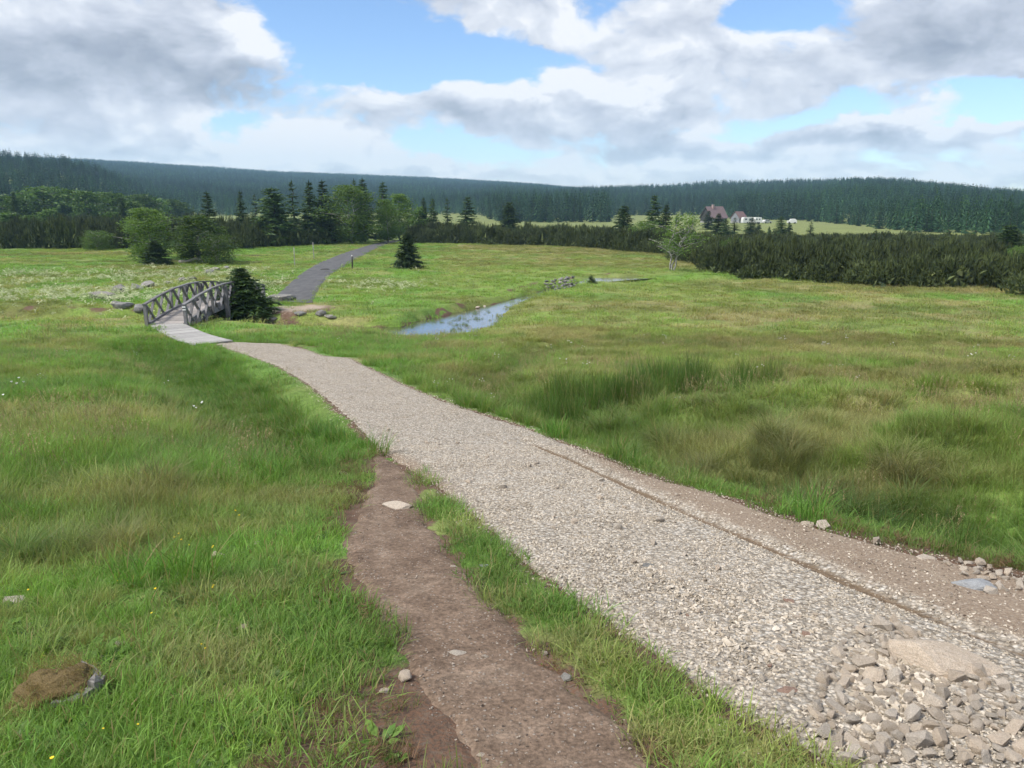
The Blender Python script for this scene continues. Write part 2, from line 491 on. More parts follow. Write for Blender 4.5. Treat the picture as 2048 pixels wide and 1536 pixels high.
def tag(o, label=None, cat=None, group=None, kind=None):
    if label: o['label'] = label
    if cat: o['category'] = cat
    if group: o['group'] = group
    if kind: o['kind'] = kind
    return o
def obj(name, me, mat=None, parent=None, loc=None, rot=None, scale=None):
    o = bpy.data.objects.new(name, me); COL.objects.link(o)
    if mat is not None and me is not None and not me.materials: me.materials.append(mat)
    if parent is not None: o.parent = parent
    if loc is not None: o.location = tuple(map(float, loc))
    if rot is not None: o.rotation_euler = rot
    if scale is not None: o.scale = scale if hasattr(scale, '__len__') else (scale,) * 3
    return o
def thing(name, label, cat, loc, rz=0.0, group=None, scale=1.0):
    o = bpy.data.objects.new(name, None); COL.objects.link(o)
    o.empty_display_size = 0.2
    o.location = tuple(map(float, loc)); o.rotation_euler = (0, 0, rz)
    o.scale = scale if hasattr(scale, '__len__') else (scale,) * 3
    return tag(o, label, cat, group)
class MB:
    def __init__(s): s.v = []; s.f = []
    def box(s, c, size, M=None):
        i = len(s.v); hx, hy, hz = [k / 2 for k in size]
        for dx, dy, dz in ((-1,-1,-1),(1,-1,-1),(1,1,-1),(-1,1,-1),(-1,-1,1),(1,-1,1),(1,1,1),(-1,1,1)):
            p = Vector((dx*hx, dy*hy, dz*hz))
            if M is not None: p = M @ p
            s.v.append((p.x + c[0], p.y + c[1], p.z + c[2]))
        s.f += [tuple(i + k for k in q) for q in ((0,3,2,1),(4,5,6,7),(0,1,5,4),(1,2,6,5),(2,3,7,6),(3,0,4,7))]
    def beam(s, a, b, w, h, up=(0, 0, 1)):
        a, b = Vector(a), Vector(b); d = (b - a); L = d.length; d.normalize()
        side = d.cross(Vector(up))
        if side.length < 1e-4: side = d.cross(Vector((1, 0, 0)))
        side.normalize(); u2 = side.cross(d)
        M = Matrix((side, d, u2)).transposed()
        s.box(tuple((a + b) / 2), (w, L, h), M)
    def tube(s, pts, rad, n=7, cap=True):
        base = len(s.v); pts = [Vector(p) for p in pts]
        for k, p in enumerate(pts):
            d = (pts[min(k + 1, len(pts) - 1)] - pts[max(k - 1, 0)]).normalized()
            a = d.cross(Vector((0.3, 1, 0.1)));
            if a.length < 1e-3: a = d.cross(Vector((1, 0, 0)))
            a.normalize(); b = d.cross(a)
            for j in range(n):
                t = 2 * math.pi * j / n
                q = p + (a * math.cos(t) + b * math.sin(t)) * rad[k]
                s.v.append(tuple(q))
        for k in range(len(pts) - 1):
            for j in range(n):
                j2 = (j + 1) % n
                s.f.append((base + k*n + j, base + k*n + j2, base + (k+1)*n + j2, base + (k+1)*n + j))
        if cap:
            s.f.append(tuple(base + (len(pts)-1)*n + j for j in range(n)))
    def mesh(s, name, smooth=False): return pymesh(name, s.v, s.f, smooth)

# ------------------------------------------------------------------ materials
def mat(name):
    m = bpy.data.materials.new(name); m.use_nodes = True
    m.node_tree.nodes.clear()
    return m, NT(m.node_tree)
def finish(m, N, col, rough=0.9, bump=None, bs=0.3, bd=0.02, spec=0.3, metal=0.0, trans=0.0, tcol=None):
    p = N.n('ShaderNodeBsdfPrincipled')
    N.put(p.inputs['Base Color'], col); N.put(p.inputs['Roughness'], rough)
    p.inputs['Specular IOR Level'].default_value = spec
    p.inputs['Metallic'].default_value = metal
    if bump is not None:
        b = N.n('ShaderNodeBump'); b.inputs['Strength'].default_value = bs; b.inputs['Distance'].default_value = bd
        N.put(b.inputs['Height'], bump); N.t.links.new(b.outputs[0], p.inputs['Normal'])
    out = N.n('ShaderNodeOutputMaterial')
    sh = p.outputs[0]
    if trans:
        t = N.n('ShaderNodeBsdfTranslucent'); N.put(t.inputs[0], tcol if tcol is not None else col)
        mx = N.n('ShaderNodeMixShader'); mx.inputs[0].default_value = trans
        N.t.links.new(sh, mx.inputs[1]); N.t.links.new(t.outputs[0], mx.inputs[2]); sh = mx.outputs[0]
    N.t.links.new(sh, out.inputs[0])
    return m
def pos(N): return N.n('ShaderNodeNewGeometry').outputs['Position']
def opos(N): return N.n('ShaderNodeTexCoord').outputs['Object']
def orand(N): return N.n('ShaderNodeObjectInfo').outputs['Random']
def irand(N): return N.n('ShaderNodeNewGeometry').outputs['Random Per Island']
def scl(N, col, f): return N.vm('SCALE', col, f)

def leafy(name, cols, rough=0.6, trans=0.3, tinted=False, straw=0.0, spec=0.25):
    m, N = mat(name)
    r = irand(N)
    if tinted:
        c = N.attr('tint', 'INSTANCER')
        c = scl(N, c, N.mr(r, 0, 1, 0.72, 1.32, False))
        if straw:
            r2 = N.m('FRACT', N.m('MULTIPLY', r, 7.31))
            c = N.mix(N.mr(r2, 1 - straw, 1 - straw + 0.02), c, (0.30, 0.25, 0.11))
    else:
        c = N.ramp(r, [(i / max(1, len(cols) - 1), k) for i, k in enumerate(cols)])
        r3 = orand(N)
        c = scl(N, c, N.mr(r3, 0, 1, 0.62, 1.38, False))
    return finish(m, N, c, rough, spec=spec, trans=trans, tcol=N.vm('MULTIPLY', c, (1.25, 1.25, 0.8)))
M_grass = leafy('grass_blades', None, 0.55, 0.42, True, 0.08)
M_straw = leafy('dry_stalks', [(.26, .20, .10), (.34, .28, .15), (.22, .15, .09)], 0.7, 0.25)
M_spruce = leafy('spruce_needles', [(.020, .042, .012), (.042, .080, .022), (.078, .130, .034), (.030, .060, .017)], 0.6, 0.12)
def forestmat():
    m, N = mat('forest_needles')
    r = irand(N); c = N.ramp(r, [(0, (.008, .026, .014)), (.5, (.020, .050, .022)), (1, (.042, .086, .028))])
    c = scl(N, c, N.m('MULTIPLY', N.mr(orand(N), 0, 1, 0.55, 1.5, False), N.mr(N.noise(pos(N), .012, 4, .6), .35, .65, .6, 1.6)))  # random tone per tree; broad noise paints sunlit patches of the hills into the colour
    return finish(m, N, c, .7, spec=.2, trans=.08)
M_fspruce = forestmat() or leafy('far_spruce_needles', [(.008, .026, .014), (.020, .050, .022), (.040, .082, .028)], 0.7, 0.08)
M_mugo = leafy('dwarf_pine_needles', [(.022, .034, .012), (.046, .064, .020), (.105, .128, .042), (.036, .050, .016)], 0.65, 0.10)
M_birch = leafy('birch_leaves', [(.060, .115, .022), (.095, .165, .030), (.135, .215, .042), (.078, .135, .028)], 0.5, 0.35)
M_birch2 = leafy('far_birch_leaves', [(.045, .095, .022), (.075, .140, .030), (.105, .180, .038)], 0.55, 0.3)
M_weed = leafy('weed_leaves', [(.060, .130, .022), (.095, .180, .030), (.130, .215, .045)], 0.45, 0.3)
def flat(name, c, rough=0.8, bump_scale=None, var=0.15, spec=0.3):
    m, N = mat(name)
    n = N.noise(opos(N), bump_scale or 20, 5, 0.6)
    col = scl(N, N.mix(0.0, (*c,), (*c,)), N.m('MULTIPLY', N.mr(n, 0.25, 0.75, 1 - var, 1 + var), N.mr(orand(N), 0, 1, 0.85, 1.15, False)))
    return finish(m, N, col, rough, n, 0.25, 0.01, spec)
M_petal_c = flat('cream_petals', (.66, .68, .44)); M_petal_w = flat('white_petals', (.75, .75, .70)); M_petal_y = flat('yellow_petals', (.75, .55, .03))
def barkmat(name, a, b, scale):
    m, N = mat(name)
    p = N.vm('MULTIPLY', opos(N), (1, 1, 0.35))
    n = N.noise(p, scale, 5, 0.65)
    return finish(m, N, N.ramp(n, [(0.35, a), (0.62, b)]), 0.9, n, 0.5, 0.02)
M_bark = barkmat('spruce_bark', (.045, .035, .028), (.11, .09, .075), 14)
M_bbark = barkmat('birch_bark', (.06, .055, .05), (.42, .40, .37), 7)
def woodmat(name, a, b):
    m, N = mat(name)
    p = N.vm('MULTIPLY', opos(N), (18, 1.6, 18))
    n = N.noise(p, 2.2, 6, 0.6, 0.4)
    c = N.ramp(n, [(0.25, a), (0.55, b), (0.8, tuple(k * 1.25 for k in b))])
    c = scl(N, c, N.mr(orand(N), 0, 1, 0.72, 1.25, False))
    return finish(m, N, c, 0.8, n, 0.4, 0.01)
M_wood = woodmat('weathered_timber', (.075, .072, .078), (.19, .185, .19))
M_plank = woodmat('deck_timber', (.16, .14, .13), (.34, .31, .285))
M_pale = woodmat('bleached_timber', (.23, .22, .205), (.40, .385, .36))
def stonemat(name, lo, hi, warm, sc=9.0):
    m, N = mat(name)
    p = opos(N); off = N.m('MULTIPLY', orand(N), 40)
    cv = N.n('ShaderNodeCombineXYZ'); N.put(cv.inputs[0], off); N.put(cv.inputs[1], off)
    pp = N.vm('ADD', p, cv.outputs[0])
    n = N.noise(pp, sc, 6, 0.6); n2 = N.noise(pp, sc * 5, 4, 0.6)
    c = N.ramp(n, [(0.3, lo), (0.7, hi)])
    c = N.mix(N.mr(N.m('FRACT', N.m('MULTIPLY', orand(N), 13.7)), 0.0, 1.0, 0.0, 0.75), c, N.mix(0.5, c, warm))
    c = scl(N, c, N.m('MULTIPLY', N.mr(n2, 0.35, 0.65, 0.72, 1.18), N.mr(orand(N), 0, 1, 0.95, 1.32, False)))
    return finish(m, N, c, 0.85, N.m('ADD', n, N.m('MULTIPLY', n2, 0.5)), 0.8, 0.02)
M_stone = stonemat('pale_granite', (.36, .30, .24), (.58, .52, .44), (.54, .40, .27))
M_rock = stonemat('lichen_rock', (.10, .098, .092), (.25, .245, .235), (.26, .23, .18), 4.0)
M_bluerock = stonemat('grey_blue_rock', (.20, .21, .22), (.36, .37, .385), (.30, .30, .30), 6.0)
M_redrock = stonemat('reddish_rock', (.24, .155, .12), (.34, .23, .175), (.34, .22, .15), 9.0)

# ground material
def groundmat():
    m, N = mat('meadow_ground')
    P = pos(N)
    t = N.attr('tint'); bare = N.attr('bare', out='Fac')
    n1 = N.noise(P, 9, 5, 0.65); n2 = N.noise(P, 60, 4, 0.6); n3 = N.noise(P, 1.6, 4, 0.6)
    g = scl(N, t, N.m('MULTIPLY', N.mr(n1, 0.3, 0.7, 0.50, 0.95), N.mr(n2, 0.3, 0.7, 0.7, 1.15)))
    soil = N.ramp(n1, [(0.25, (.060, .040, .030)), (0.5, (.115, .080, .058)), (0.75, (.19, .145, .11))])
    litter = N.mix(N.mr(n2, 0.42, 0.62), soil, (.15, .085, .055))
    litter = N.mix(N.mr(N.m('ADD', N.attr('sand', out='Fac'), N.m('MULTIPLY', N.m('SUBTRACT', n1, 0.5), 1.2)), 0.3, 0.7), litter, (.36, .29, .225))
    fb = N.mr(N.m('ADD', bare, N.m('MULTIPLY', N.m('SUBTRACT', N.noise(P, 26, 4, 0.7), 0.5), 0.9)), 0.35, 0.65)
    return finish(m, N, N.mix(fb, g, litter), 0.95, N.m('ADD', n1, N.m('MULTIPLY', n2, 0.5)), 0.6, 0.04, 0.15)
M_ground = groundmat()
def gravelmat():
    m, N = mat('crushed_gravel')
    P = pos(N)
    wv_ = N.vm('ADD', P, N.vm('SCALE', N.n('ShaderNodeTexNoise').outputs['Color'], 0.0))
    def vor(sc):
        v = N.n('ShaderNodeTexVoronoi', feature='F1'); N.put(v.inputs['Vector'], wv_); v.inputs['Scale'].default_value = sc
        return v
    v1, v2 = vor(38.0), vor(85.0)
    rnd = N.n('ShaderNodeSeparateColor'); N.put(rnd.inputs[0], v1.outputs['Color'])
    c = N.ramp(rnd.outputs[0], [(0.0, (.27, .225, .17)), (0.35, (.42, .365, .295)), (0.7, (.52, .465, .39)), (1.0, (.60, .55, .48))])
    edge = N.mr(v1.outputs['Distance'], 0.25, 0.62, 1.0, 0.55)
    c = scl(N, c, edge)
    n = N.noise(P, 2.2, 4, 0.6); n2 = N.noise(P, 55, 4, 0.6)
    dirt = N.attr('dirt', out='Fac'); rutf = N.attr('rut', out='Fac')
    tan_ = N.ramp(n2, [(0.3, (.18, .13, .092)), (0.55, (.265, .205, .150)), (0.75, (.37, .31, .245))])
    fd = N.mr(N.m('ADD', dirt, N.m('MULTIPLY', N.m('SUBTRACT', N.noise(P, 7, 5, 0.7), 0.5), 0.9)), 0.25, 0.8)
    c = N.mix(fd, c, tan_)
    c = N.mix(N.mr(n, 0.45, 0.75, 0.0, 0.30), c, (.36, .30, .23))
    c = N.mix(N.mr(N.m('ADD', rutf, N.m('MULTIPLY', N.m('SUBTRACT', n2, 0.5), 0.5)), 0.35, 0.8), c, (.16, .115, .075))
    h = N.m('SUBTRACT', N.m('MULTIPLY', N.m('SUBTRACT', 1.0, v1.outputs['Distance']), N.mr(fd, 0, 1, 1.0, 0.3)), N.m('MULTIPLY', v2.outputs['Distance'], 0.4))
    return finish(m, N, c, 0.92, h, 0.7, 0.02, 0.2)
M_gravel = gravelmat()
def dirtmat():
    m, N = mat('trodden_dirt')
    P = pos(N)
    n = N.noise(P, 2.6, 5, 0.6); n2 = N.noise(P, 45, 5, 0.65); n3 = N.noise(P, 12, 4, 0.6)
    c = N.ramp(n, [(0.3, (.118, .080, .056)), (0.55, (.185, .132, .095)), (0.75, (.26, .20, .15))])
    c = scl(N, c, N.m('MULTIPLY', N.mr(n2, 0.3, 0.7, 0.65, 1.35), N.mr(n3, 0.3, 0.7, 0.85, 1.15)))
    v = N.n('ShaderNodeTexVoronoi', feature='F1'); N.put(v.inputs['Vector'], P); v.inputs['Scale'].default_value = 55
    r = N.n('ShaderNodeSeparateColor'); N.put(r.inputs[0], v.outputs['Color'])
    spk = N.m('MULTIPLY', N.mr(r.outputs[0], 0.72, 0.75), N.mr(v.outputs['Distance'], 0.42, 0.30))
    spk = N.m('MULTIPLY', spk, N.mr(n3, 0.38, 0.6))
    c = N.mix(spk, c, (.31, .265, .22))
    return finish(m, N, c, 0.95, N.m('ADD', n2, spk), 0.6, 0.02, 0.15)
M_dirt = dirtmat()
def asphaltmat():
    m, N = mat('worn_asphalt')
    P = pos(N)
    n = N.noise(P, 1.2, 5, 0.6); n2 = N.noise(P, 40, 4, 0.6); n3 = N.noise(N.vm('MULTIPLY', P, (2.2, 0.5, 1)), 1.5, 4)
    c = N.ramp(n, [(0.3, (.074, .073, .074)), (0.7, (.122, .120, .120))])
    c = scl(N, c, N.m('MULTIPLY', N.mr(n2, 0.3, 0.7, 0.85, 1.15), N.mr(n3, 0.3, 0.7, 0.85, 1.15)))
    return finish(m, N, c, 0.85, n2, 0.4, 0.01, 0.25)
M_asphalt = asphaltmat()
def watermat():
    m, N = mat('stream_water')
    n = N.noise(N.vm('MULTIPLY', pos(N), (1.0, 1.6, 1.0)), 3.0, 3, 0.5)
    return finish(m, N, (.035, .028, .016), 0.22, n, 0.02, 0.05, 1.0, 0.0)
M_water = watermat()
_pw = [n for n in M_water.node_tree.nodes if n.type == 'BSDF_PRINCIPLED'][0]
_pw.inputs['Coat Weight'].default_value = 1.0
_pw.inputs['Coat IOR'].default_value = 1.9
_pw.inputs['Coat Roughness'].default_value = 0.14

# ------------------------------------------------------------------ ground sheet
def knots(segs):
    out = [segs[0][0]]
    for a, b, st in segs:
        n = max(1, int(round((b - a) / st)))
        out += list(np.linspace(a, b, n + 1)[1:])
    return np.array(out)
xp = knots([(0, 6, .13), (6, 30, .3), (30, 80, 1.0), (80, 400, 6), (400, 3600, 55)])
xs = np.concatenate([-xp[:0:-1], xp])
ys = knots([(-25, -3, 1.2), (-3, 1.2, .35), (1.2, 13, .14), (13, 34, .28), (34, 72, .25), (72, 150, 1.0), (150, 600, 6), (600, 4200, 45)])
X, Y = np.meshgrid(xs, ys)
xf, yf = X.ravel(), Y.ravel()
Z = terr(xf, yf)
nearm = np.hypot(xf, yf) < 170
drop = np.zeros(len(xf)); bare = np.zeros(len(xf))
sg = sdist(xf[nearm], yf[nearm], GPOLY[::3]); sd_ = sdist(xf[nearm], yf[nearm], DPOLY[::3]); sa = sdist(xf[nearm], yf[nearm], APOLY[::3])
drop[nearm] = 0.06 * np.maximum(np.maximum(sstep(sg, 0.05, 0.3), sstep(sd_, 0.05, 0.25)), sstep(sa, 0.05, 0.5))
bare[nearm] = barefn(xf[nearm], yf[nearm])
me = grid_mesh('ground', X, Y, (Z - drop).reshape(X.shape))
cattr(me, 'tint', tintfn(xf, yf)); fattr(me, 'bare', bare)
_sp = pz(598, 614)
fattr(me, 'sand', np.exp(-(((xf - _sp[0]) / 2.0) ** 2 + ((yf - _sp[1]) / 2.4) ** 2)))
tag(obj('ground', me, M_ground), kind='structure')

# ------------------------------------------------------------------ track sheets
def strip(name, L, Rr, m, material, lift, attrs=None, edge=0.10, matched=False):
    n = len(L)
    if not matched:
        # pair points by nearest progress so rungs stay short
        pass
    t = np.linspace(0, 1, m)
    ej = (fbm(np.arange(n) / 3.0, np.zeros(n), 5, 3) - 0.5) * 2 * edge
    ej2 = (fbm(np.arange(n) / 3.0, np.zeros(n) + 9, 6, 3) - 0.5) * 2 * edge
    dv = Rr - L; ln = np.linalg.norm(dv, axis=1, keepdims=True); dv = dv / ln
    L2 = L - dv * (0.06 + ej[:, None]); R2 = Rr + dv * (0.06 + ej2[:, None])
    Xg = L2[:, :1] * (1 - t) + R2[:, :1] * t; Yg = L2[:, 1:2] * (1 - t) + R2[:, 1:2] * t
    Zg = terr(Xg.ravel(), Yg.ravel()).reshape(Xg.shape)
    prof = np.minimum(t, 1 - t)[None, :] * ln
    Zg = Zg - 0.05 + (lift + 0.05) * sstep(prof, 0.0, 0.22)
    Zg += (fbm(Xg.ravel() / 0.35, Yg.ravel() / 0.35, 41, 2).reshape(Xg.shape) - 0.5) * 0.014 * sstep(prof, 0.05, 0.4)
    me = grid_mesh(name, Xg, Yg, Zg)
    if attrs:
        for k, fn in attrs.items(): fattr(me, k, fn(Xg.ravel(), Yg.ravel()))
    return tag(obj(name, me, material), kind='structure')
def gravel_dirt(x, y):
    d, p, s = dist_line(x, y, rut)
    sgx = sdist(x, y, GPOLY[::4])
    rightlane = (s > 0)  # far side of the rut
    a = np.where(rightlane, sstep(d, -0.1, 0.35), 0) * sstep(10.5 - y, 0, 3.5)
    a = np.maximum(a, 0.75 * sstep(0.22 - sgx, 0, 0.25) * sstep(12 - y, 0, 3))
    # near the junction with the dirt path the gravel thins out
    dd = sdist(x, y, DPOLY[::3])
    a = np.maximum(a, sstep(dd, -0.55, 0.0) * 0.9)
    return a
def rutf(x, y):
    d, p, s = dist_line(x, y, rut)
    return np.exp(-(d / (0.03 + 0.05 * fbm(x / .25, y / .25, 61, 2))) ** 2) * sstep(p, 0.0, 0.06) * (.82 + .18 * sstep(fbm(x / .5, y / .5, 67, 2), .36, .52))
strip('gravel_track', GL, GR, 64, M_gravel, 0.02, {'dirt': gravel_dirt, 'rut': rutf}, 0.07)
strip('dirt_path', DL, DR, 30, M_dirt, 0.010, None, 0.13)
strip('asphalt_path', AL, AR, 14, M_asphalt, 0.05, None, 0.05)
# water
t = np.linspace(-1, 1, 9)
tan_ = np.gradient(SCS[:, :2], axis=0); tan_ /= np.linalg.norm(tan_, axis=1, keepdims=True)
nor = np.stack([-tan_[:, 1], tan_[:, 0]], 1)
ww = (SCS[:, 2] + 1.4)[:, None] * t[None, :]
Xg = SCS[:, :1] + nor[:, :1] * ww; Yg = SCS[:, 1:2] + nor[:, 1:2] * ww
tag(obj('stream', grid_mesh('stream', Xg, Yg, np.full(Xg.shape, WATER)), M_water), kind='structure')

# ------------------------------------------------------------------ scatter (stuff only)
def gn_tree():
    g = bpy.data.node_groups.new('scatter', 'GeometryNodeTree')
    g.interface.new_socket('Geometry', in_out='INPUT', socket_type='NodeSocketGeometry')
    g.interface.new_socket('Collection', in_out='INPUT', socket_type='NodeSocketCollection')
    g.interface.new_socket('Geometry', in_out='OUTPUT', socket_type='NodeSocketGeometry')
    N = g.nodes; L = g.links
    gi, go = N.new('NodeGroupInput'), N.new('NodeGroupOutput')
    ci = N.new('GeometryNodeCollectionInfo'); ci.inputs['Separate Children'].default_value = True; ci.inputs['Reset Children'].default_value = True
    L.new(gi.outputs['Collection'], ci.inputs['Collection'])
    ip = N.new('GeometryNodeInstanceOnPoints'); ip.inputs['Pick Instance'].default_value = True
    L.new(gi.outputs['Geometry'], ip.inputs['Points']); L.new(ci.outputs[0], ip.inputs['Instance'])
    def na(nm, dt):
        n = N.new('GeometryNodeInputNamedAttribute'); n.data_type = dt; n.inputs[0].default_value = nm
        return n.outputs[0]
    L.new(na('idx', 'INT'), ip.inputs['Instance Index'])
    e = N.new('FunctionNodeEulerToRotation'); L.new(na('rot', 'FLOAT_VECTOR'), e.inputs[0]); L.new(e.outputs[0], ip.inputs['Rotation'])
    L.new(na('scl', 'FLOAT_VECTOR'), ip.inputs['Scale'])
    L.new(ip.outputs[0], go.inputs[0])
    return g
GN = gn_tree()
_pc = {}
def proto_col(key, meshes):
    c = bpy.data.collections.new('proto_' + key)
    for i, me in enumerate(meshes):
        c.objects.link(bpy.data.objects.new('%s_%02d' % (key, i), me))
    return c
def scatter(name, protos, P, rot, scale, idx, tint=None, label=None, cat=None):
    n = len(P)
    me = bpy.data.meshes.new(name)
    me.vertices.add(n); me.vertices.foreach_set('co', np.asarray(P, np.float32).ravel())
    a = me.attributes.new('rot', 'FLOAT_VECTOR', 'POINT'); a.data.foreach_set('vector', np.asarray(rot, np.float32).ravel())
    a = me.attributes.new('scl', 'FLOAT_VECTOR', 'POINT'); a.data.foreach_set('vector', np.asarray(scale, np.float32).ravel())
    a = me.attributes.new('idx', 'INT', 'POINT'); a.data.foreach_set('value', np.asarray(idx, np.int32))
    if tint is not None: cattr(me, 'tint', tint)
    me.update()
    o = obj(name, me)
    md = o.modifiers.new('scatter', 'NODES'); md.node_group = GN
    for it in GN.interface.items_tree:
        if it.name == 'Collection': md[it.identifier] = protos
    return tag(o, label, cat, kind='stuff')
def upright(n, tilt=0.12):
    r = np.zeros((n, 3)); r[:, :2] = rng.normal(0, tilt, (n, 2)); r[:, 2] = rng.uniform(0, 2 * np.pi, n)
    return r
def fan(n, r0, r1, half, power=1.0):
    """n points on the ground between two distances, spread over the view; power 1 = even area"""
    e = power + 1
    r = (r0 ** e + (r1 ** e - r0 ** e) * rng.random(n)) ** (1 / e)
    a = rng.uniform(-R(half), R(half), n)
    return r * np.sin(a), r * np.cos(a)

# ------------------------------------------------------------------ grass prototypes
def blades(n, rad, l0, l1, w, bend0=.15, bend1=.7, upw=0.0, seed=0):
    g = np.random.default_rng(seed)
    rr = rad * np.sqrt(g.random(n)); th = g.uniform(0, 2 * np.pi, n)
    b = np.stack([rr * np.cos(th), rr * np.sin(th), np.full(n, -0.03)], 1)
    az = th + g.normal(0, 1.2, n); L = g.uniform(l0, l1, n); bd = g.uniform(bend0, bend1, n); wd = w * g.uniform(.6, 1.3, n)
    dh = np.stack([np.cos(az), np.sin(az), 0 * az], 1); sa = az + np.pi / 2 + g.normal(0, .5, n)
    sd = np.stack([np.cos(sa), np.sin(sa), 0 * az], 1)
    V = []; ts = (0, .4, .75, 1)
    for t in ts:
        c = b + dh * (L * bd * t * t)[:, None]
        c[:, 2] += L * (t - .45 * bd * t * t)
        if t < 1:
            k = (wd * (1 - t ** 2 * .8) / 2)[:, None]
            V += [c - sd * k, c + sd * k]
        else: V.append(c)
    V = np.stack(V, 1).reshape(-1, 3)
    i = np.arange(n) * 7
    Q = np.concatenate([np.stack([i, i+1, i+3, i+2], 1), np.stack([i+2, i+3, i+5, i+4], 1)])
    T = np.stack([i+4, i+5, i+6], 1)
    return V, [tuple(f) for f in Q] + [tuple(f) for f in T]
def blade_mesh(key, *a, mat_=None, **k):
    V, Fc = blades(*a, **k)
    me = pymesh(key, V, Fc, True); me.materials.append(mat_ or M_grass)
    return me
def stalks(key, n, rad, l0, l1, seed, head=0.03):
    g = np.random.default_rng(seed); mb = MB()
    for _ in range(n):
        a = g.uniform(0, 6.28); r = rad * math.sqrt(g.random()); b = Vector((r*math.cos(a), r*math.sin(a), 0)); L = g.uniform(l0, l1)
        tip = b + Vector((g.normal(0, .16)*L, g.normal(0, .16)*L, L))
        s = Vector((math.cos(a*3), math.sin(a*3), 0)) * .0014
        i = len(mb.v); mb.v += [tuple(b-s), tuple(b+s), tuple(tip)]; mb.f.append((i, i+1, i+2))
        for k in range(6):
            h = b.lerp(tip, .78 + .22*k/5); d = Vector((g.normal(), g.normal(), 1.0)).normalized() * head
            s2 = Vector((g.normal(), g.normal(), 0)).normalized() * head * .22
            i = len(mb.v); mb.v += [tuple(h - s2), tuple(h + s2), tuple(h + d)]; mb.f.append((i, i+1, i+2))
    me = mb.mesh(key); me.materials.append(M_straw); return me
def rosette(key, n, l0, l1, w, seed):
    g = np.random.default_rng(seed); mb = MB()
    for k in range(n):
        a = g.uniform(0, 6.28); L = g.uniform(l0, l1); el = g.uniform(.25, 1.1)
        d = Vector((math.cos(a), math.sin(a), 0)); s = Vector((-math.sin(a), math.cos(a), 0)) * L * w; o = d * g.uniform(0, .05)
        P = [o + d*L*t*math.cos(el*(1-.5*t)) + Vector((0, 0, L*t*math.sin(el)*(1-.45*t))) for t in (0, .35, .7, 1)]
        i = len(mb.v)
        mb.v += [tuple(P[0]), tuple(P[1]-s), tuple(P[1]+s), tuple(P[2]-s*.85), tuple(P[2]+s*.85), tuple(P[3])]
        mb.f += [(i, i+2, i+1), (i+1, i+2, i+4, i+3), (i+3, i+4, i+5)]
    me = mb.mesh(key, True); me.materials.append(M_weed); return me
def flower(key, matp, hgt, rad, seed, n=3):
    g = np.random.default_rng(seed); mb = MB(); hd = MB()
    for _ in range(n):
        b = Vector((g.normal(0, .07), g.normal(0, .07), 0)); t = b + Vector((g.normal(0, .03), g.normal(0, .03), hgt*g.uniform(.7, 1.2)))
        i = len(hd.v); m = 6
        hd.v.append(tuple(t + Vector((0, 0, rad*.1))))
        for k in range(m):
            a = 6.283*k/m; hd.v.append(tuple(t + Vector((math.cos(a)*rad, math.sin(a)*rad, rad*(.35 + .2*g.random())))))
        hd.f += [(i, i+1+k, i+1+(k+1) % m) for k in range(m)]
        hd.v += [tuple(t - Vector((0, 0, rad*.7)))]
        hd.f += [(i+m+1, i+1+(k+1) % m, i+1+k) for k in range(m)]
    me = hd.mesh(key); me.materials.append(matp); return me

meadowP = proto_col('meadow', [blade_mesh('meadow_tuft', 75, .17, .16, .36, .0055, .2, .9, seed=i) for i in range(6)])
shortP = proto_col('turf', [blade_mesh('turf_tuft', 95, .16, .05, .13, .0050, .2, 1.0, seed=20+i) for i in range(5)])
lushP = proto_col('lush', [blade_mesh('lush_tuft', 70, .16, .28, .55, .0085, .15, .8, seed=40+i) for i in range(5)])
midP = proto_col('mid', [blade_mesh('mid_tuft', 75, .32, .16, .38, .011, .3, 1.0, seed=60+i) for i in range(5)])
farP = proto_col('far', [blade_mesh('far_tuft', 60, .75, .14, .38, .030, .3, 1.1, seed=80+i) for i in range(5)])
sedgeP = proto_col('sedge', [blade_mesh('sedge_tuft', 150, .13, .35, .62, .0055, .4, 1.15, seed=100+i) for i in range(4)])
rushP = proto_col('rush', [blade_mesh('rush_tuft', 60, .22, .5, .85, .009, .05, .3, seed=120+i) for i in range(3)])
seedP = proto_col('seed', [stalks('seed_stalks', 14, .2, .35, .6, 140+i) for i in range(4)])
weedP = proto_col('weed', [rosette('weed_rosette', 9, .05, .13, .20, 160+i) for i in range(4)] + [rosette('clover_patch', 26, .03, .07, .38, 170+i) for i in range(3)])
whiteP = proto_col('white_flower', [flower('white_flower', M_petal_w, .28, .022, 180+i, 4) for i in range(3)])
whiteFarP = proto_col('far_white_flower', [flower('far_white_flower', M_petal_c, .36, .036, 190+i, 7) for i in range(3)])
yellowP = proto_col('yellow_flower', [flower('yellow_flower', M_petal_y, .13, .0075, 200+i, 2) for i in range(3)])

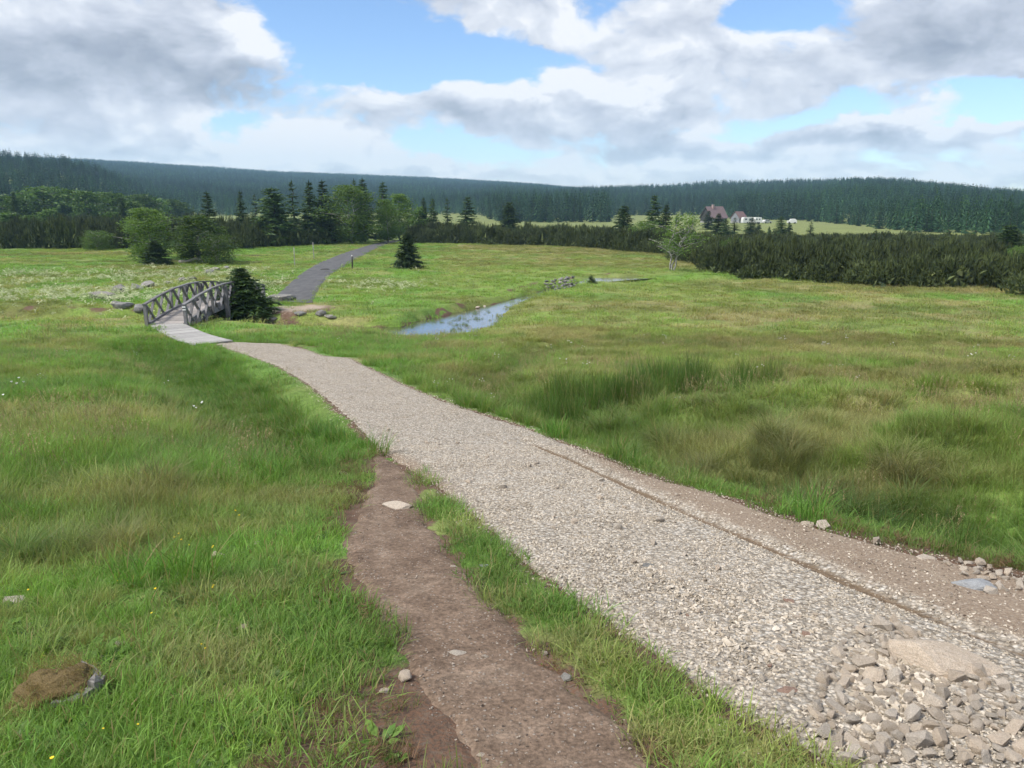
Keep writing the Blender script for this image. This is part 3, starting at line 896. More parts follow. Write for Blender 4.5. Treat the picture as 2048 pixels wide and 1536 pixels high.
STUMP = hit(140, 1400)
def free(x, y, margin=0.0):
    """how much grass may stand: 1 meadow .. 0 track"""
    sg = sdist(x, y, GPOLY[::4]); sd = sdist(x, y, DPOLY[::4]); sa = sdist(x, y, APOLY[::3])
    j = (fbm(x / .35, y / .35, 15, 2) - .5)
    ok = np.maximum(np.maximum(sg + .22 * j, sd + .36 * j + .03), sa + .3 * j) < -margin
    d, p, s = dist_line(x, y, SCS[:, :2])
    hw = np.interp(p, np.linspace(0, 1, len(SCS)), SCS[:, 2])
    ok &= d > hw * 0.95 + .15
    return ok
def lushness(x, y):
    lu = np.zeros(len(x))
    for P in LUSHLINES:
        d, _, _ = dist_line(x, y, P); lu = np.maximum(lu, np.exp(-(d / (0.5 + 0.03 * y)) ** 2))
    return lu
BW = []   # boardwalk + bridge footprint, filled below
def grass(name, label, protos, np_, r0, r1, half, dens, s0, s1, keep=None, power=1.0, tintmul=(1, 1, 1), tilt=.12, jit=.16, low=None):
    n = int(dens * (r1 * r1 - r0 * r0) * R(half))
    x, y = fan(n, r0, r1, half, power)
    m = free(x, y)
    x, y = x[m], y[m]
    pr = np.ones(len(x))
    if keep is not None: pr = keep(x, y)
    m = rng.random(len(x)) < pr
    x, y = x[m], y[m]
    for Pg in BW:
        m = ~inside(x, y, Pg); x, y = x[m], y[m]
    n = len(x); z = terr(x, y)
    s = rng.uniform(s0, s1, n)
    S = np.stack([s * rng.uniform(.85, 1.2, n), s * rng.uniform(.85, 1.2, n), s * rng.uniform(.75, 1.25, n)], 1)
    if low is not None: S = S * low(x, y)[:, None]
    T = tintfn(x, y) * np.array(tintmul) * rng.uniform(1 - jit, 1 + jit, (n, 1)) * rng.uniform(.94, 1.06, (n, 3))
    return scatter(name, protos, np.stack([x, y, z], 1), upright(n, tilt), S, rng.integers(0, np_, n), T, label, 'grass')

# ------------------------------------------------------------------ footbridge and boardwalk
nL, nR = pz(302, 651), pz(367, 653.5)
BA = (nL + nR) / 2
BAX = np.array([0.045, 1.0]); BAX /= np.linalg.norm(BAX)
BRZ = -math.atan2(BAX[0], BAX[1])
BLEN, BWID, BRISE, RAILH = 10.6, 1.95, 0.62, 1.02
bz0 = float(z0(BA[1])) + 0.03
bz1 = float(z0(BA[1] + BLEN)) + 0.10
bside = np.array([BAX[1], -BAX[0]])
def bworld(s, t): return BA + BAX * s + bside * t
BW.append(np.array([bworld(-.1, -1.15), bworld(-.1, 1.15), bworld(BLEN, 1.15), bworld(BLEN, -1.15)]))
bw_c = smooth_line(np.vstack([BA[None, :] + BAX * 0.0, pzs([(362, 667), (386, 677), (412, 684.5), (428, 688.5)])]), 60, 5)
bt = np.gradient(bw_c, axis=0); bt /= np.linalg.norm(bt, axis=1, keepdims=True)
bn = np.stack([bt[:, 1], -bt[:, 0]], 1)
bwl = bw_c - bn * 0.85; bwr = bw_c + bn * 0.85
BW.append(np.vstack([bwl, bwr[::-1]]))

bridge = thing('footbridge', 'arched grey timber footbridge with crossed railing boards over the stream', 'footbridge', (BA[0], BA[1], bz0), BRZ)
def dz(s): return (bz1 - bz0) * s / BLEN + 4 * BRISE * s * (BLEN - s) / BLEN ** 2
pm = MB(); pm.box((0, 0, 0), (BWID, 0.135, 0.05)); plank_me = pm.mesh('deck_plank')
npl = int(BLEN / 0.148)
for i in range(npl):
    s = (i + .5) * BLEN / npl
    sl = math.atan((dz(s + .05) - dz(s - .05)) / .1)
    o = obj('plank', plank_me, M_plank, bridge, (random.uniform(-.012, .012), s, dz(s)), (sl, 0, random.uniform(-.006, .006)))
def bpart(name, a, b, w, h, m=M_wood, up=(0, 0, 1)):
    """one board or beam from a to b, its own mesh with the grain along local y"""
    a, b = Vector(a), Vector(b); d = b - a; L = d.length; d.normalize()
    side = d.cross(Vector(up))
    if side.length < 1e-4: side = d.cross(Vector((1, 0, 0)))
    side.normalize(); u2 = side.cross(d)
    mb = MB(); mb.box((0, 0, 0), (w, L, h))
    o = obj(name, mb.mesh(name), m, bridge, tuple((a + b) / 2))
    o.rotation_euler = Matrix((side, d, u2)).transposed().to_euler()
    return o
stops = [0, 1.55, 3.1, 4.7, 5.9, 7.5, 9.05, BLEN]
npan = 11
for sd in (-1, 1):
    t = sd * (BWID / 2 + .03)
    for a, b in zip(stops[:-1], stops[1:]):
        bpart('handrail', (t, a - (.12 if a == 0 else .0), dz(a) + RAILH + .03), (t, b + (.12 if b == BLEN else 0), dz(b) + RAILH + .03), .17, .065)
        bpart('stringer', (t * .93, a, dz(a) - .17), (t * .93, b, dz(b) - .17), .16, .28)
        bpart('kerb_beam', (t - sd * .10, a, dz(a) + .085), (t - sd * .10, b, dz(b) + .085), .12, .11)
    for k in range(npan):
        a, b = BLEN * k / npan + .03, BLEN * (k + 1) / npan - .03
        bpart('brace', (t + sd * .02, a, dz(a) - .22), (t + sd * .02, b, dz(b) + RAILH - .02), .045, .135, up=(1, 0, 0)).rotation_euler
        bpart('brace', (t - sd * .03, b, dz(b) - .22), (t - sd * .03, a, dz(a) + RAILH - .02), .045, .135, up=(1, 0, 0))
        if k in (3, 6, 9):
            bpart('post', (t + sd * .10, BLEN * k / npan, dz(BLEN * k / npan) - .25), (t + sd * .10, BLEN * k / npan, dz(BLEN * k / npan) + RAILH), .10, .10)
    for s_ in (0.0, BLEN):
        bpart('end_post', (t, s_ - .02, dz(s_) - .55), (t, s_ - .02, dz(s_) + RAILH), .15, .15)
    for s_ in (4.55, 6.4):
        w = bworld(s_, t + sd * .2); g = tz(*w) - bz0
        bpart('pier', (t + sd * .22, s_, g - .35), (t + sd * .13, s_, dz(s_) + RAILH - .06), .19, .19)
        w = bworld(s_ + .8, t + sd * .1); g = tz(*w) - bz0
        bpart('strut', (t + sd * .15, s_ + .75, g - .2), (t + sd * .1, s_ + .25, dz(s_) - .2), .12, .12)
    w = bworld(1.7, t); g = tz(*w) - bz0
    bpart('strut', (t + sd * .25, 1.5, g - .3), (t + sd * .1, 2.1, dz(2.1) - .2), .13, .13)
for s_ in (1.6, 3.4, 5.3, 7.2, 9.0):
    bpart('cross_beam', (-BWID / 2, s_, dz(s_) - .15), (BWID / 2, s_, dz(s_) - .15), .14, .2)
mb = MB(); mb.box((0, 0, 0), (.16, .02, .20)); mark = obj('trail_mark', mb.mesh('trail_mark'), flat('white_paint', (.75, .75, .73)), bridge, (BWID / 2 + .03, -.11, RAILH - .14))
mb = MB(); mb.box((0, 0, 0), (.162, .012, .055)); obj('mark_band', mb.mesh('mark_band'), flat('dark_paint', (.05, .05, .06)), mark, (0, -.008, .0))
# boardwalk
walk = thing('boardwalk', 'pale bleached plank boardwalk ramp leading from gravel track to the footbridge', 'boardwalk', (bw_c[30][0], bw_c[30][1], tz(*bw_c[30])))
wl = np.array(walk.location)
cl = resample(bw_c, 400); seg = np.linalg.norm(np.diff(cl, axis=0), axis=1); LL = seg.sum()
npw = int(LL / .165)
mb = MB(); mb.box((0, 0, 0), (1.5, .15, .05)); wme = mb.mesh('walk_plank')
prevz = None
for i in range(npw):
    f = (i + .5) / npw; k = f * 399; j = int(k); p = cl[j]; d = cl[min(j + 3, 399)] - cl[max(j - 3, 0)]
    zc = float(z0(p[1])) + .075 - .03 * f
    o = obj('plank', wme, M_pale, walk, (p[0] - wl[0], p[1] - wl[1], zc - wl[2]), (0, 0, math.atan2(d[1], d[0]) - math.pi / 2 + random.uniform(-.01, .01)))
    d2 = np.array([d[0], d[1]]); L_ = np.linalg.norm(d2); slope = (float(z0(cl[min(j+3, 399)][1])) - float(z0(cl[max(j-3, 0)][1]))) / max(L_, 1e-6)
    o.rotation_euler = (math.atan(slope), 0, o.rotation_euler[2])
for sd in (-1, 1):
    for a in range(0, 59, 10):
        b = min(a + 10, 59)
        pa, pb = bw_c[a] + bn[a] * .5 * sd, bw_c[b] + bn[b] * .5 * sd
        mb = MB(); mb.beam((pa[0]-wl[0], pa[1]-wl[1], float(z0(pa[1])) - .01 - wl[2]), (pb[0]-wl[0], pb[1]-wl[1], float(z0(pb[1])) - .01 - wl[2]), .12, .10)
        obj('bearer', mb.mesh('bearer'), M_wood, walk)

# ------------------------------------------------------------------ tree prototypes
def tri_cloud(key, T, material):
    T = np.asarray(T, np.float32).reshape(-1, 3)
    n = len(T) // 3
    me = bpy.data.meshes.new(key)
    me.vertices.add(3 * n); me.vertices.foreach_set('co', T.ravel())
    me.loops.add(3 * n); me.loops.foreach_set('vertex_index', np.arange(3 * n, dtype=np.int32))
    me.polygons.add(n); me.polygons.foreach_set('loop_start', np.arange(0, 3 * n, 3, dtype=np.int32))
    me.update(calc_edges=True); me.materials.append(material)
    return me
def spruce_mesh(H, rad, whorls, per, seed, shape=0.85, gap=0.0, bottom=0.03):
    g = np.random.default_rng(seed); T = []
    for i in range(whorls):
        f = (i + g.uniform(-.3, .3)) / whorls
        h = H * (bottom + (0.97 - bottom) * max(0, f)); t = h / H
        env = rad * max(0.02, (1 - t)) ** shape * (1.0 if t > .1 else .75 + 2.5 * t)
        for b in range(per):
            if g.random() < gap: continue
            a = g.uniform(0, 2 * np.pi); L = env * g.uniform(.62, 1.18)
            rise = -.18 + .65 * t + g.normal(0, .10)
            d = np.array([math.cos(a), math.sin(a), rise]); side = np.array([-math.sin(a), math.cos(a), 0])
            o = np.array([0, 0, h + g.uniform(-.25, .25) * H / whorls])
            k = 5 + int(4 * (1 - t))
            for j in range(k):
                s = (j + g.random()) / k; c = o + d * L * s + np.array([0, 0, -.12 * L * s * s])
                for sgn in (-1, 1):
                    tl = (L * .34 * (1.1 - .6 * s) + .02 * H) * g.uniform(.6, 1.25)
                    td = d * .55 + side * sgn * g.uniform(.4, .9) + np.array([0, 0, g.normal(-.28, .25)])
                    td /= np.linalg.norm(td)
                    wv_ = np.cross(td, g.normal(size=3)); wv_ /= np.linalg.norm(wv_) + 1e-6
                    w = tl * .22
                    T += [c - wv_ * w, c + wv_ * w, c + td * tl]
            tip = o + d * L * 1.08
            wv_ = side * L * .06
            T += [o + d * L * .6 - wv_, o + d * L * .6 + wv_, tip]
    top = np.array([0, 0, H])
    for k in range(5):
        a = g.uniform(0, 6.28); w = np.array([math.cos(a), math.sin(a), 0]) * .012 * H
        T += [top - [0, 0, .09 * H] - w, top - [0, 0, .09 * H] + w, top]
    return T
def trunk_mesh(key, H, r, seed, material, lean=0.0):
    g = np.random.default_rng(seed); mb = MB()
    pts = [(g.normal(0, .01 * H) * (k > 0) + lean * H * (k / 6) ** 2, g.normal(0, .01 * H) * (k > 0), H * k / 6 - (.15 if k == 0 else 0)) for k in range(7)]
    mb.tube(pts, [r * (1 - .9 * k / 6) for k in range(7)], 7)
    me = mb.mesh(key, True); me.materials.append(material); return me
SPR = {}
for key, a in {'dense': (10, 3.4, 36, 13, 1, .72, .0, .0), 'tall': (10, 1.75, 30, 8, 2, .80, .05, .08), 'tall2': (10, 1.9, 27, 8, 3, .70, .12, .06),
               'broad': (10, 2.9, 30, 10, 4, .60, .05, .03), 'thin': (10, 1.35, 22, 6, 5, .75, .28, .10), 'tiny': (10, 3.2, 22, 9, 6, .75, .0, .0)}.items():
    SPR[key] = (tri_cloud('spruce_crown_' + key, spruce_mesh(*a), M_spruce), trunk_mesh('spruce_trunk_' + key, 9.4, .16, a[4], M_bark), a[1])
def birch(seed, H, rad, nleaf, leaf, low=.22, stems=1, lean=0.0):
    g = np.random.default_rng(seed); mb = MB(); T = []; ends = []
    for st in range(stems):
        a0 = g.uniform(0, 6.28); sp = (.10 if stems > 1 else .02) * H
        top = np.array([math.cos(a0) * sp + lean * H, math.sin(a0) * sp, H * g.uniform(.82, .95)])
        b = np.array([math.cos(a0) * .12, math.sin(a0) * .12, -.2]) * (stems > 1) + np.array([0, 0, -.1])
        pts = []
        for k in range(8):
            t = k / 7; p = b + (top - b) * t + np.array([g.normal(0, .012 * H), g.normal(0, .012 * H), 0]) * (k > 0)
            p[0] -= lean * H * .5 * math.sin(t * math.pi) * .6
            pts.append(p)
        mb.tube([tuple(p) for p in pts], [.018 * H / math.sqrt(stems) * (1 - .88 * k / 7) for k in range(8)], 6)
        nb = 16 // stems + 5
        for k in range(nb):
            t = low + (.98 - low) * (k + g.random()) / nb; i = min(6, int(t * 7)); o = pts[i] + (pts[i + 1] - pts[i]) * (t * 7 - i)
            env = rad * (math.sin(min(1, (t - low) / (1 - low) * .82 + .2) * math.pi) ** .6) + .05 * H
            a = g.uniform(0, 6.28); L = env * g.uniform(.6, 1.15)
            e = o + np.array([math.cos(a) * L, math.sin(a) * L, L * g.uniform(.15, .7)])
            m_ = (o + e) / 2 + np.array([0, 0, .08 * L])
            mb.tube([tuple(o), tuple(m_), tuple(e)], [.006 * H, .004 * H, .0015 * H], 4, False)
            ends += [(o * .35 + e * .65, L * .55), (e, L * .48), (m_, L * .40)]
        ends.append((top, rad * .4))
    cs = []
    for k in range(52):
        t = g.uniform(0, 1); zc = H * (low + (1 - low) * (.04 + .92 * t))
        env = rad * (math.sin(math.pi * (.10 + .84 * t ** .85)) ** .75)
        a = g.uniform(0, 6.28); q_ = env * math.sqrt(g.uniform(.15, 1)) * .82
        cs.append((np.array([math.cos(a) * q_ + lean * H * (zc / H), math.sin(a) * q_, zc]), g.uniform(.20, .36) * rad))
    cs += [(c_, r_ * .55) for c_, r_ in ends[::4]]
    cl = g.integers(0, len(cs), nleaf)
    for c in cl:
        p0, rr = cs[c]
        p = p0 + g.normal(0, .58, 3) * rr * np.array([1, 1, .9])
        if p[2] > H or p[2] < .02 * H: continue
        a = g.normal(size=3); a /= np.linalg.norm(a); b_ = np.cross(a, g.normal(size=3)); b_ /= np.linalg.norm(b_) + 1e-6
        l = leaf * g.uniform(.6, 1.3)
        T += [p - b_ * l * .42, p + b_ * l * .42, p + a * l]
    return T, mb
def birch_pair(key, material, *a, **k):
    T, mb = birch(*a, **k)
    bm_ = mb.mesh(key + '_limbs', True); bm_.materials.append(M_bbark)
    return tri_cloud(key + '_leaves', T, material), bm_
BIR = {'a': birch_pair('birch_a', M_birch, 1, 8, 2.3, 9500, .17, .04), 'b': birch_pair('birch_b', M_birch, 2, 8, 1.9, 8500, .17, .08), 'c': birch_pair('birch_c', M_birch, 3, 8, 2.6, 9500, .18, .05, stems=2),
       'far': birch_pair('birch_far', M_birch2, 4, 8, 2.4, 3000, .34, .10), 'far2': birch_pair('birch_far2', M_birch2, 5, 8, 2.0, 2600, .34, .2),
       'lean': birch_pair('birch_lean', M_birch, 9, 8, 2.0, 2300, .17, .28, stems=3, lean=.16), 'bush': birch_pair('birch_bush', M_birch, 7, 8, 3.6, 7000, .22, .01, stems=3)}
def place_tree(kind, var, u, vtop, label, base=None, dist=None, wpx=None, group=None, rz=None, name=None):
    """stand a tree where its foot (pixel) or its distance puts it; the top pixel gives its height"""
    if base is not None: p = hit(u if base is True else base[0], base[1])
    else:
        q_ = at_dist(u, 440, dist); p = np.array([q_[0], q_[1], tz(q_[0], q_[1])])
    dd = math.hypot(p[0], p[1]); top = EYE + dd * math.tan(azel(u, vtop)[1]); H = top - p[2]
    if kind == 'spruce':
        crown, trunk, rad = SPR[var]; h0 = 10.0; nm = name or 'spruce_tree'
    else:
        crown, trunk = BIR[var]; rad = None; h0 = 8.0; nm = name or 'birch_tree'
    sz = H / h0; sx = sz
    if wpx:
        wm = wpx / F * dd
        if kind == 'spruce': sx = wm / (2 * rad * .95)
        else:
            ext = np.array([v.co[:2] for v in crown.vertices][::7]); sx = wm / (np.percentile(ext[:, 0], 97) - np.percentile(ext[:, 0], 3))
    t = thing(nm, label, 'tree', (p[0], p[1], p[2] - .03), random.uniform(0, 6.28) if rz is None else rz, group, (sx, sx, sz))
    obj('trunk', trunk, None, t); obj('crown', crown, None, t)
    return t, dd, H

# single trees of the middle distance
place_tree('spruce', 'dense', 487, 531, 'dense bushy dark spruce growing beside the timber footbridge', base=(487, 640), wpx=138)
place_tree('spruce', 'dense', 817, 463, 'solitary dense cone-shaped spruce on the open meadow beyond the stream', base=(817, 538), wpx=64)
place_tree('spruce', 'tiny', 1182, 549, 'knee-high round spruce bush at the head of the stream channel', base=(1182, 567), wpx=26)
gS = 'spruces standing in the dwarf pine belt'
for u, vt, d, w, var, lab in [
    (418, 380, 122, 36, 'tall2', 'dark spruce rising directly behind the two leafy birches left of the footbridge'),
    (484, 378, 145, 26, 'tall', 'slim single spruce at a gap with pale grass behind, beyond the dwarf pines'),
    (512, 384, 190, 18, 'thin', 'thin hazy spruce between slim spruce and broad bushy spruce'),
    (548, 371, 126, 62, 'broad', 'broad bushy rounded dark spruce in the pine belt left of the asphalt path'),
    (588, 358, 148, 30, 'thin', 'sparse thin spruce beside the broad bushy spruce'),
    (622, 358, 132, 38, 'tall', 'tall dark spruce, first of the close pair left of asphalt path'),
    (648, 357, 135, 38, 'tall2', 'tall dark spruce, second of the close pair left of asphalt path'),
    (672, 384, 190, 16, 'thin', 'faint thin spruce between the close pair and the big pale birch'),
    (728, 352, 142, 40, 'tall', 'tallest dark spruce behind the big pale birch at the path'),
    (711, 355, 165, 24, 'thin', 'narrow spruce top peeking over the big pale birch'),
    (768, 360, 150, 30, 'tall2', 'dark spruce directly behind the birches at the path bend'),
    (848, 392, 150, 24, 'tall', 'first of two touching spruces right of the path bend'),
    (866, 394, 152, 26, 'tall2', 'second of two touching spruces right of the path bend'),
    (895, 393, 160, 22, 'thin', 'very sparse thin spruce in front of the pale field'),
    (935, 391, 150, 42, 'tall2', 'full dark spruce standing before the forest edge and pale field'),
    (1018, 401, 150, 40, 'broad', 'full spruce standing alone against the far hay field'),
    (1127, 444, 150, 16, 'tiny', 'small spruce tip poking out of the dwarf pine belt'),
    (1248, 408, 128, 40, 'broad', 'bushy dark spruce left of the tall pair near the leaning birch'),
    (1307, 387, 128, 40, 'tall2', 'tallest spruce of the pair behind the leaning birch'),
    (1332, 405, 126, 34, 'tall', 'shorter spruce of the pair behind the leaning birch'),
    (1353, 426, 270, 10, 'tiny', 'tiny bluish spruce alone on the far hay field'),
    (1417, 420, 230, 22, 'tall2', 'small spruce below the red-roofed farmhouse, beside the leaning birch'),
    (1437, 424, 160, 32, 'tall', 'spruce standing in front of the farmhouse roof'),
    (1452, 436, 158, 26, 'tall2', 'spruce in front of the farmhouse dark gable'),
    (1470, 434, 190, 20, 'thin', 'spruce in front of the grey gabled shed'),
    (1504, 434, 185, 26, 'tall2', 'spruce hiding part of the white caravans'),
    (1518, 445, 190, 16, 'tiny', 'small yellowish spruce below the shorter caravan'),
    (1540, 452, 190, 12, 'tiny', 'tiny dark spruce on the field edge below the parked car'),
    (1563, 431, 165, 26, 'tall2', 'spruce on the field edge right of the parked car'),
    (1580, 444, 175, 16, 'tiny', 'small spruce paired with a taller one at the field edge'),
    (1623, 443, 185, 14, 'thin', 'thin spruce alone at the field edge'),
    (1552, 458, 95, 14, 'thin', 'thin dark spruce spike in the right-hand dwarf pines'),
    (1755, 458, 105, 20, 'thin', 'slender spruce amid the right-hand dwarf pines'),
    (2024, 446, 92, 52, 'broad', 'broad spruce standing in the right-hand dwarf pines by a green shrub')]:
    place_tree('spruce', var, u, vt, lab, dist=d, wpx=w * (1.65 if 500 < u < 800 else 1.45 if w > 12 else 1.0), group=gS)
gB = 'birches of the middle distance'
place_tree('birch', 'a', 306, 415, 'bright leafy birch, left of two beside the rocks and small spruce', base=(306, 521), wpx=86, group=gB)
place_tree('birch', 'b', 402, 430, 'leafy birch, right of two, above the pale dead stump', base=(402, 524), wpx=92, group=gB)
place_tree('spruce', 'dense', 313, 478, 'small conical spruce under the bright leafy birch', base=(313, 529), wpx=58)
place_tree('birch', 'bush', 436, 468, 'dense green shrub beside the pale dead stump', base=(436, 529), wpx=56, group=gB, name='leafy_shrub')
place_tree('birch', 'c', 702, 369, 'big pale birch beside the asphalt path bend', dist=134, wpx=78, group=gB)
place_tree('birch', 'b', 800, 387, 'pale birch where the asphalt path vanishes', dist=146, wpx=56, group=gB)
place_tree('birch', 'a', 775, 398, 'lower darker birch next to the vanishing asphalt path', dist=136, wpx=50, group=gB)
place_tree('birch', 'far2', 838, 412, 'small hazy birch between path bend and touching spruces', dist=150, wpx=30, group=gB)
place_tree('birch', 'bush', 1290, 440, 'bright bushy birch below the tall spruce pair', dist=112, wpx=48, group=gB)
place_tree('birch', 'lean', 1360, 424, 'leaning forked birch with pale stems and thin crown at meadow edge', base=(1343, 541), wpx=72, group=gB, rz=0.2)
place_tree('birch', 'bush', 1465, 474, 'small round bright birch in the right-hand dwarf pines', dist=84, wpx=38, group=gB)
place_tree('birch', 'b', 1690, 482, 'spindly half-bare birch in the right-hand dwarf pines', dist=86, wpx=34, group=gB)
place_tree('birch', 'bush', 1985, 475, 'hazy pale willow shrub behind the right-hand dwarf pines', dist=180, wpx=80, group=gB)
place_tree('birch', 'bush', 2044, 490, 'light green shrub beside the broad spruce', dist=84, wpx=26, group=gB)
place_tree('birch', 'bush', 190, 460, 'bright green shrub set in the left-hand dwarf pines', dist=124, wpx=44, group=gB, name='leafy_shrub')
place_tree('birch', 'bush', 1100, 452, 'bright low shrub on the dwarf pine belt before the hay field', dist=142, wpx=34, group=gB, name='leafy_shrub')
for k, (u, vt, d, w) in enumerate([(8, 388, 235, 50), (38, 392, 225, 44), (75, 372, 262, 56), (112, 374, 280, 48), (150, 378, 262, 46), (178, 382, 240, 44), (205, 384, 275, 50), (232, 386, 252, 46), (262, 390, 285, 44), (290, 388, 268, 44), (318, 396, 292, 40), (345, 398, 300, 36), (25, 425, 170, 46), (62, 430, 165, 36), (98, 418, 185, 34), (225, 424, 190, 34), (270, 402, 210, 36), (365, 404, 310, 34)]):
    place_tree('birch', 'far' if k % 2 else 'far2', u, vt, 'round-crowned birch in the open wood below the left-hand hill', dist=d, wpx=w, group='birches below the left-hand hill')
for k, (u, vt, d, w, lb) in enumerate([(34, 380, 200, 22, 'dark spruce tip among the hillside birches, outermost one'), (92, 390, 205, 24, 'dark cone spruce among the round birches below the hill'), (247, 392, 185, 28, 'largest dark spruce among the round birches'), (284, 398, 215, 20, 'slim dark spruce at the end of the round birches')]):
    place_tree('spruce', 'tall2' if k % 2 else 'broad', u, vt, lb, dist=d, wpx=w)

# ------------------------------------------------------------------ dwarf pine thicket
def mugo_mesh(key, seed, n=210):
    g = np.random.default_rng(seed); T = []
    lob = [(g.normal(0, .42), g.normal(0, .42), g.uniform(.5, .95)) for _ in range(6)]
    for i in range(n):
        cx_, cy_, hh = lob[g.integers(0, 6)]
        a = g.uniform(0, 6.28); ph = math.acos(g.uniform(.0, 1)); r = .62 * g.uniform(.55, 1.05)
        p = np.array([cx_ + math.cos(a) * math.sin(ph) * r, cy_ + math.sin(a) * math.sin(ph) * r, .06 + hh * math.cos(ph) * g.uniform(.8, 1.1)])
        ax = np.array([math.cos(a) * math.sin(ph) * .55, math.sin(a) * math.sin(ph) * .55, .8 + .5 * g.random()]); ax /= np.linalg.norm(ax)
        L = g.uniform(.16, .30)
        for k in range(6):
            d = ax + g.normal(0, .42, 3); d /= np.linalg.norm(d); w = np.cross(d, g.normal(size=3)); w /= np.linalg.norm(w); w *= .028
            b = p + ax * L * .25 * g.random()
            T += [b - w, b + w, b + d * L]
    # branches and inner needles
    for i in range(90):
        cx_, cy_, hh = lob[g.integers(0, 6)]
        p = np.array([cx_ + g.normal(0, .3), cy_ + g.normal(0, .3), hh * g.uniform(0, .75)])
        d = g.normal(size=3) * .15; e = g.normal(size=3) * .15
        T += [p, p + d, p + e]
    return tri_cloud(key, T, M_mugo)
MUG = [mugo_mesh('dwarf_pine_%d' % i, 300 + i) for i in range(6)]
mugP = proto_col('dwarf_pine', MUG)
fe = [(-500, 496), (0, 497), (270, 499), (330, 498), (470, 499), (520, 497), (600, 494), (655, 488), (700, 484), (738, 481), (760, 478), (800, 478), (825, 486), (1000, 489), (1100, 491), (1200, 497), (1300, 505), (1350, 514), (1400, 530), (1450, 545), (1600, 558), (1800, 574), (2030, 580), (2400, 600)]
fp = pzs(fe); fa = np.arctan2(fp[:, 0], fp[:, 1]); fr_ = np.hypot(fp[:, 0], fp[:, 1])
bk_u = [-500, 0, 350, 420, 520, 800, 900, 1200, 1400, 1700, 2048, 2400]; bk_r = [260, 260, 235, 160, 150, 150, 146, 150, 142, 150, 165, 165]
ba = np.array([azel(u, 440)[0] for u in bk_u])
def mug_in(x, y):
    a = np.arctan2(x, y); r = np.hypot(x, y)
    f = np.interp(a, fa, fr_) * (1 + .03 * (fbm(a * 60, a * 0, 5, 3) - .5)) + 1.0
    return (r > f) & (r < np.interp(a, ba, bk_r)), r - f
x, y = fan(52000, 45, 265, 43)
ok, dep = mug_in(x, y)
ok &= sdist(x, y, APOLY[::3]) < -2.3
clear = np.zeros(len(x), bool)
for u, v, ru, rv in [(1900, 528, 3.5, 5), (130, 436, 16, 16), (420, 430, 10, 14)]:
    p = pz(u, v); clear |= ((x - p[0]) / ru) ** 2 + ((y - p[1]) / rv) ** 2 < 1
ok &= ~clear
# the far inside of the belt is only seen as tips: thin it out there
ok &= (rng.random(len(x)) < np.where(dep < 14, 1.0, .62)) & (fbm(x / 4.5, y / 4.5, 88, 2) > np.where(dep < 3, .22, .33))
x, y, dep = x[ok], y[ok], dep[ok]
n = len(x); z = terr(x, y)
hN = fbm(x / 3.2, y / 3.2, 140, 2); sz = (1.05 + 1.5 * sstep(hN, .25, .75)) * (1 - .35 * sstep(dep, 12, 40) * (np.arctan2(x, y) > azel(830, 440)[0])) * np.where(np.arctan2(x, y) < azel(830, 440)[0], 1.4, 1.0)
sx = rng.uniform(1.15, 1.75, n)
scatter('dwarf_pine_thicket', mugP, np.stack([x, y, z - .05], 1), upright(n, .08), np.stack([sx, sx, sz * rng.uniform(.6, 1.3, n)], 1), rng.integers(0, 6, n), None, 'dense dark belt of dwarf pine thicket across the valley', 'dwarf pine')
# bushes one can pick out along the meadow edge
k = 0
for u in np.concatenate([np.arange(15, 700, 42), np.arange(835, 1330, 38), np.arange(1385, 2040, 40)]):
    a = azel(u, 500)[0]; rr = float(np.interp(a, fa, fr_)) + random.uniform(-.6, .6)
    px_, py_ = rr * math.sin(a), rr * math.cos(a)
    s = random.uniform(1.2, 1.8)
    where = 'facing the white flower meadow' if u < 270 else 'between the leafy birches and the asphalt path' if u < 700 else 'between the asphalt path and the leaning birch' if u < 1340 else 'past the leaning birch facing open meadow'
    t = thing('dwarf_pine', 'dwarf pine bush on the thicket front edge, ' + where, 'dwarf pine', (px_, py_, tz(px_, py_) - .05), random.uniform(0, 6.28), 'dwarf pines along the meadow edge', (s, s, random.uniform(1.3, 2.3) * (1.35 if u < 830 else 1)))
    obj('crown', MUG[k % 6], None, t); k += 1
p = hit(2040, 592)
t = thing('dwarf_pine', 'isolated dwarf pine bush standing out in the meadow by the thicket end', 'dwarf pine', p, 0.4, None, (1.5, 1.5, 1.5)); obj('crown', MUG[2], None, t)

# ------------------------------------------------------------------ forest on the hills
def fspruce(key, seed, tiers, per, rad=.17):
    g = np.random.default_rng(seed); T = []
    for i in range(tiers):
        h = .06 + .86 * i / tiers; env = rad * (1 - h) ** .8 + .012
        for k in range(per):
            a = 6.283 * (k + g.uniform(-.3, .3)) / per + i * 1.3; L = env * g.uniform(.7, 1.2); w = 3.4 / per * .5
            o = np.array([0, 0, h + .13 * (1.1 - h)])
            e = np.array([math.cos(a) * L, math.sin(a) * L, h - .05 * g.random()])
            s1 = np.array([math.cos(a - w) * L * .62, math.sin(a - w) * L * .62, h + .035]); s2 = np.array([math.cos(a + w) * L * .62, math.sin(a + w) * L * .62, h + .035])
            T += [o, s1, e, o, e, s2]
    for a in (0, 1.57): T += [np.array([.012*math.cos(a), .012*math.sin(a), .9]), np.array([-.012*math.cos(a), -.012*math.sin(a), .9]), np.array([0, 0, 1.0])]
    return tri_cloud(key, T, M_fspruce)
FSP = [fspruce('forest_spruce_%d' % i, 400 + i, 8, 6, .15 + .02 * (i % 3)) for i in range(5)]
forP = proto_col('forest_spruce', FSP)
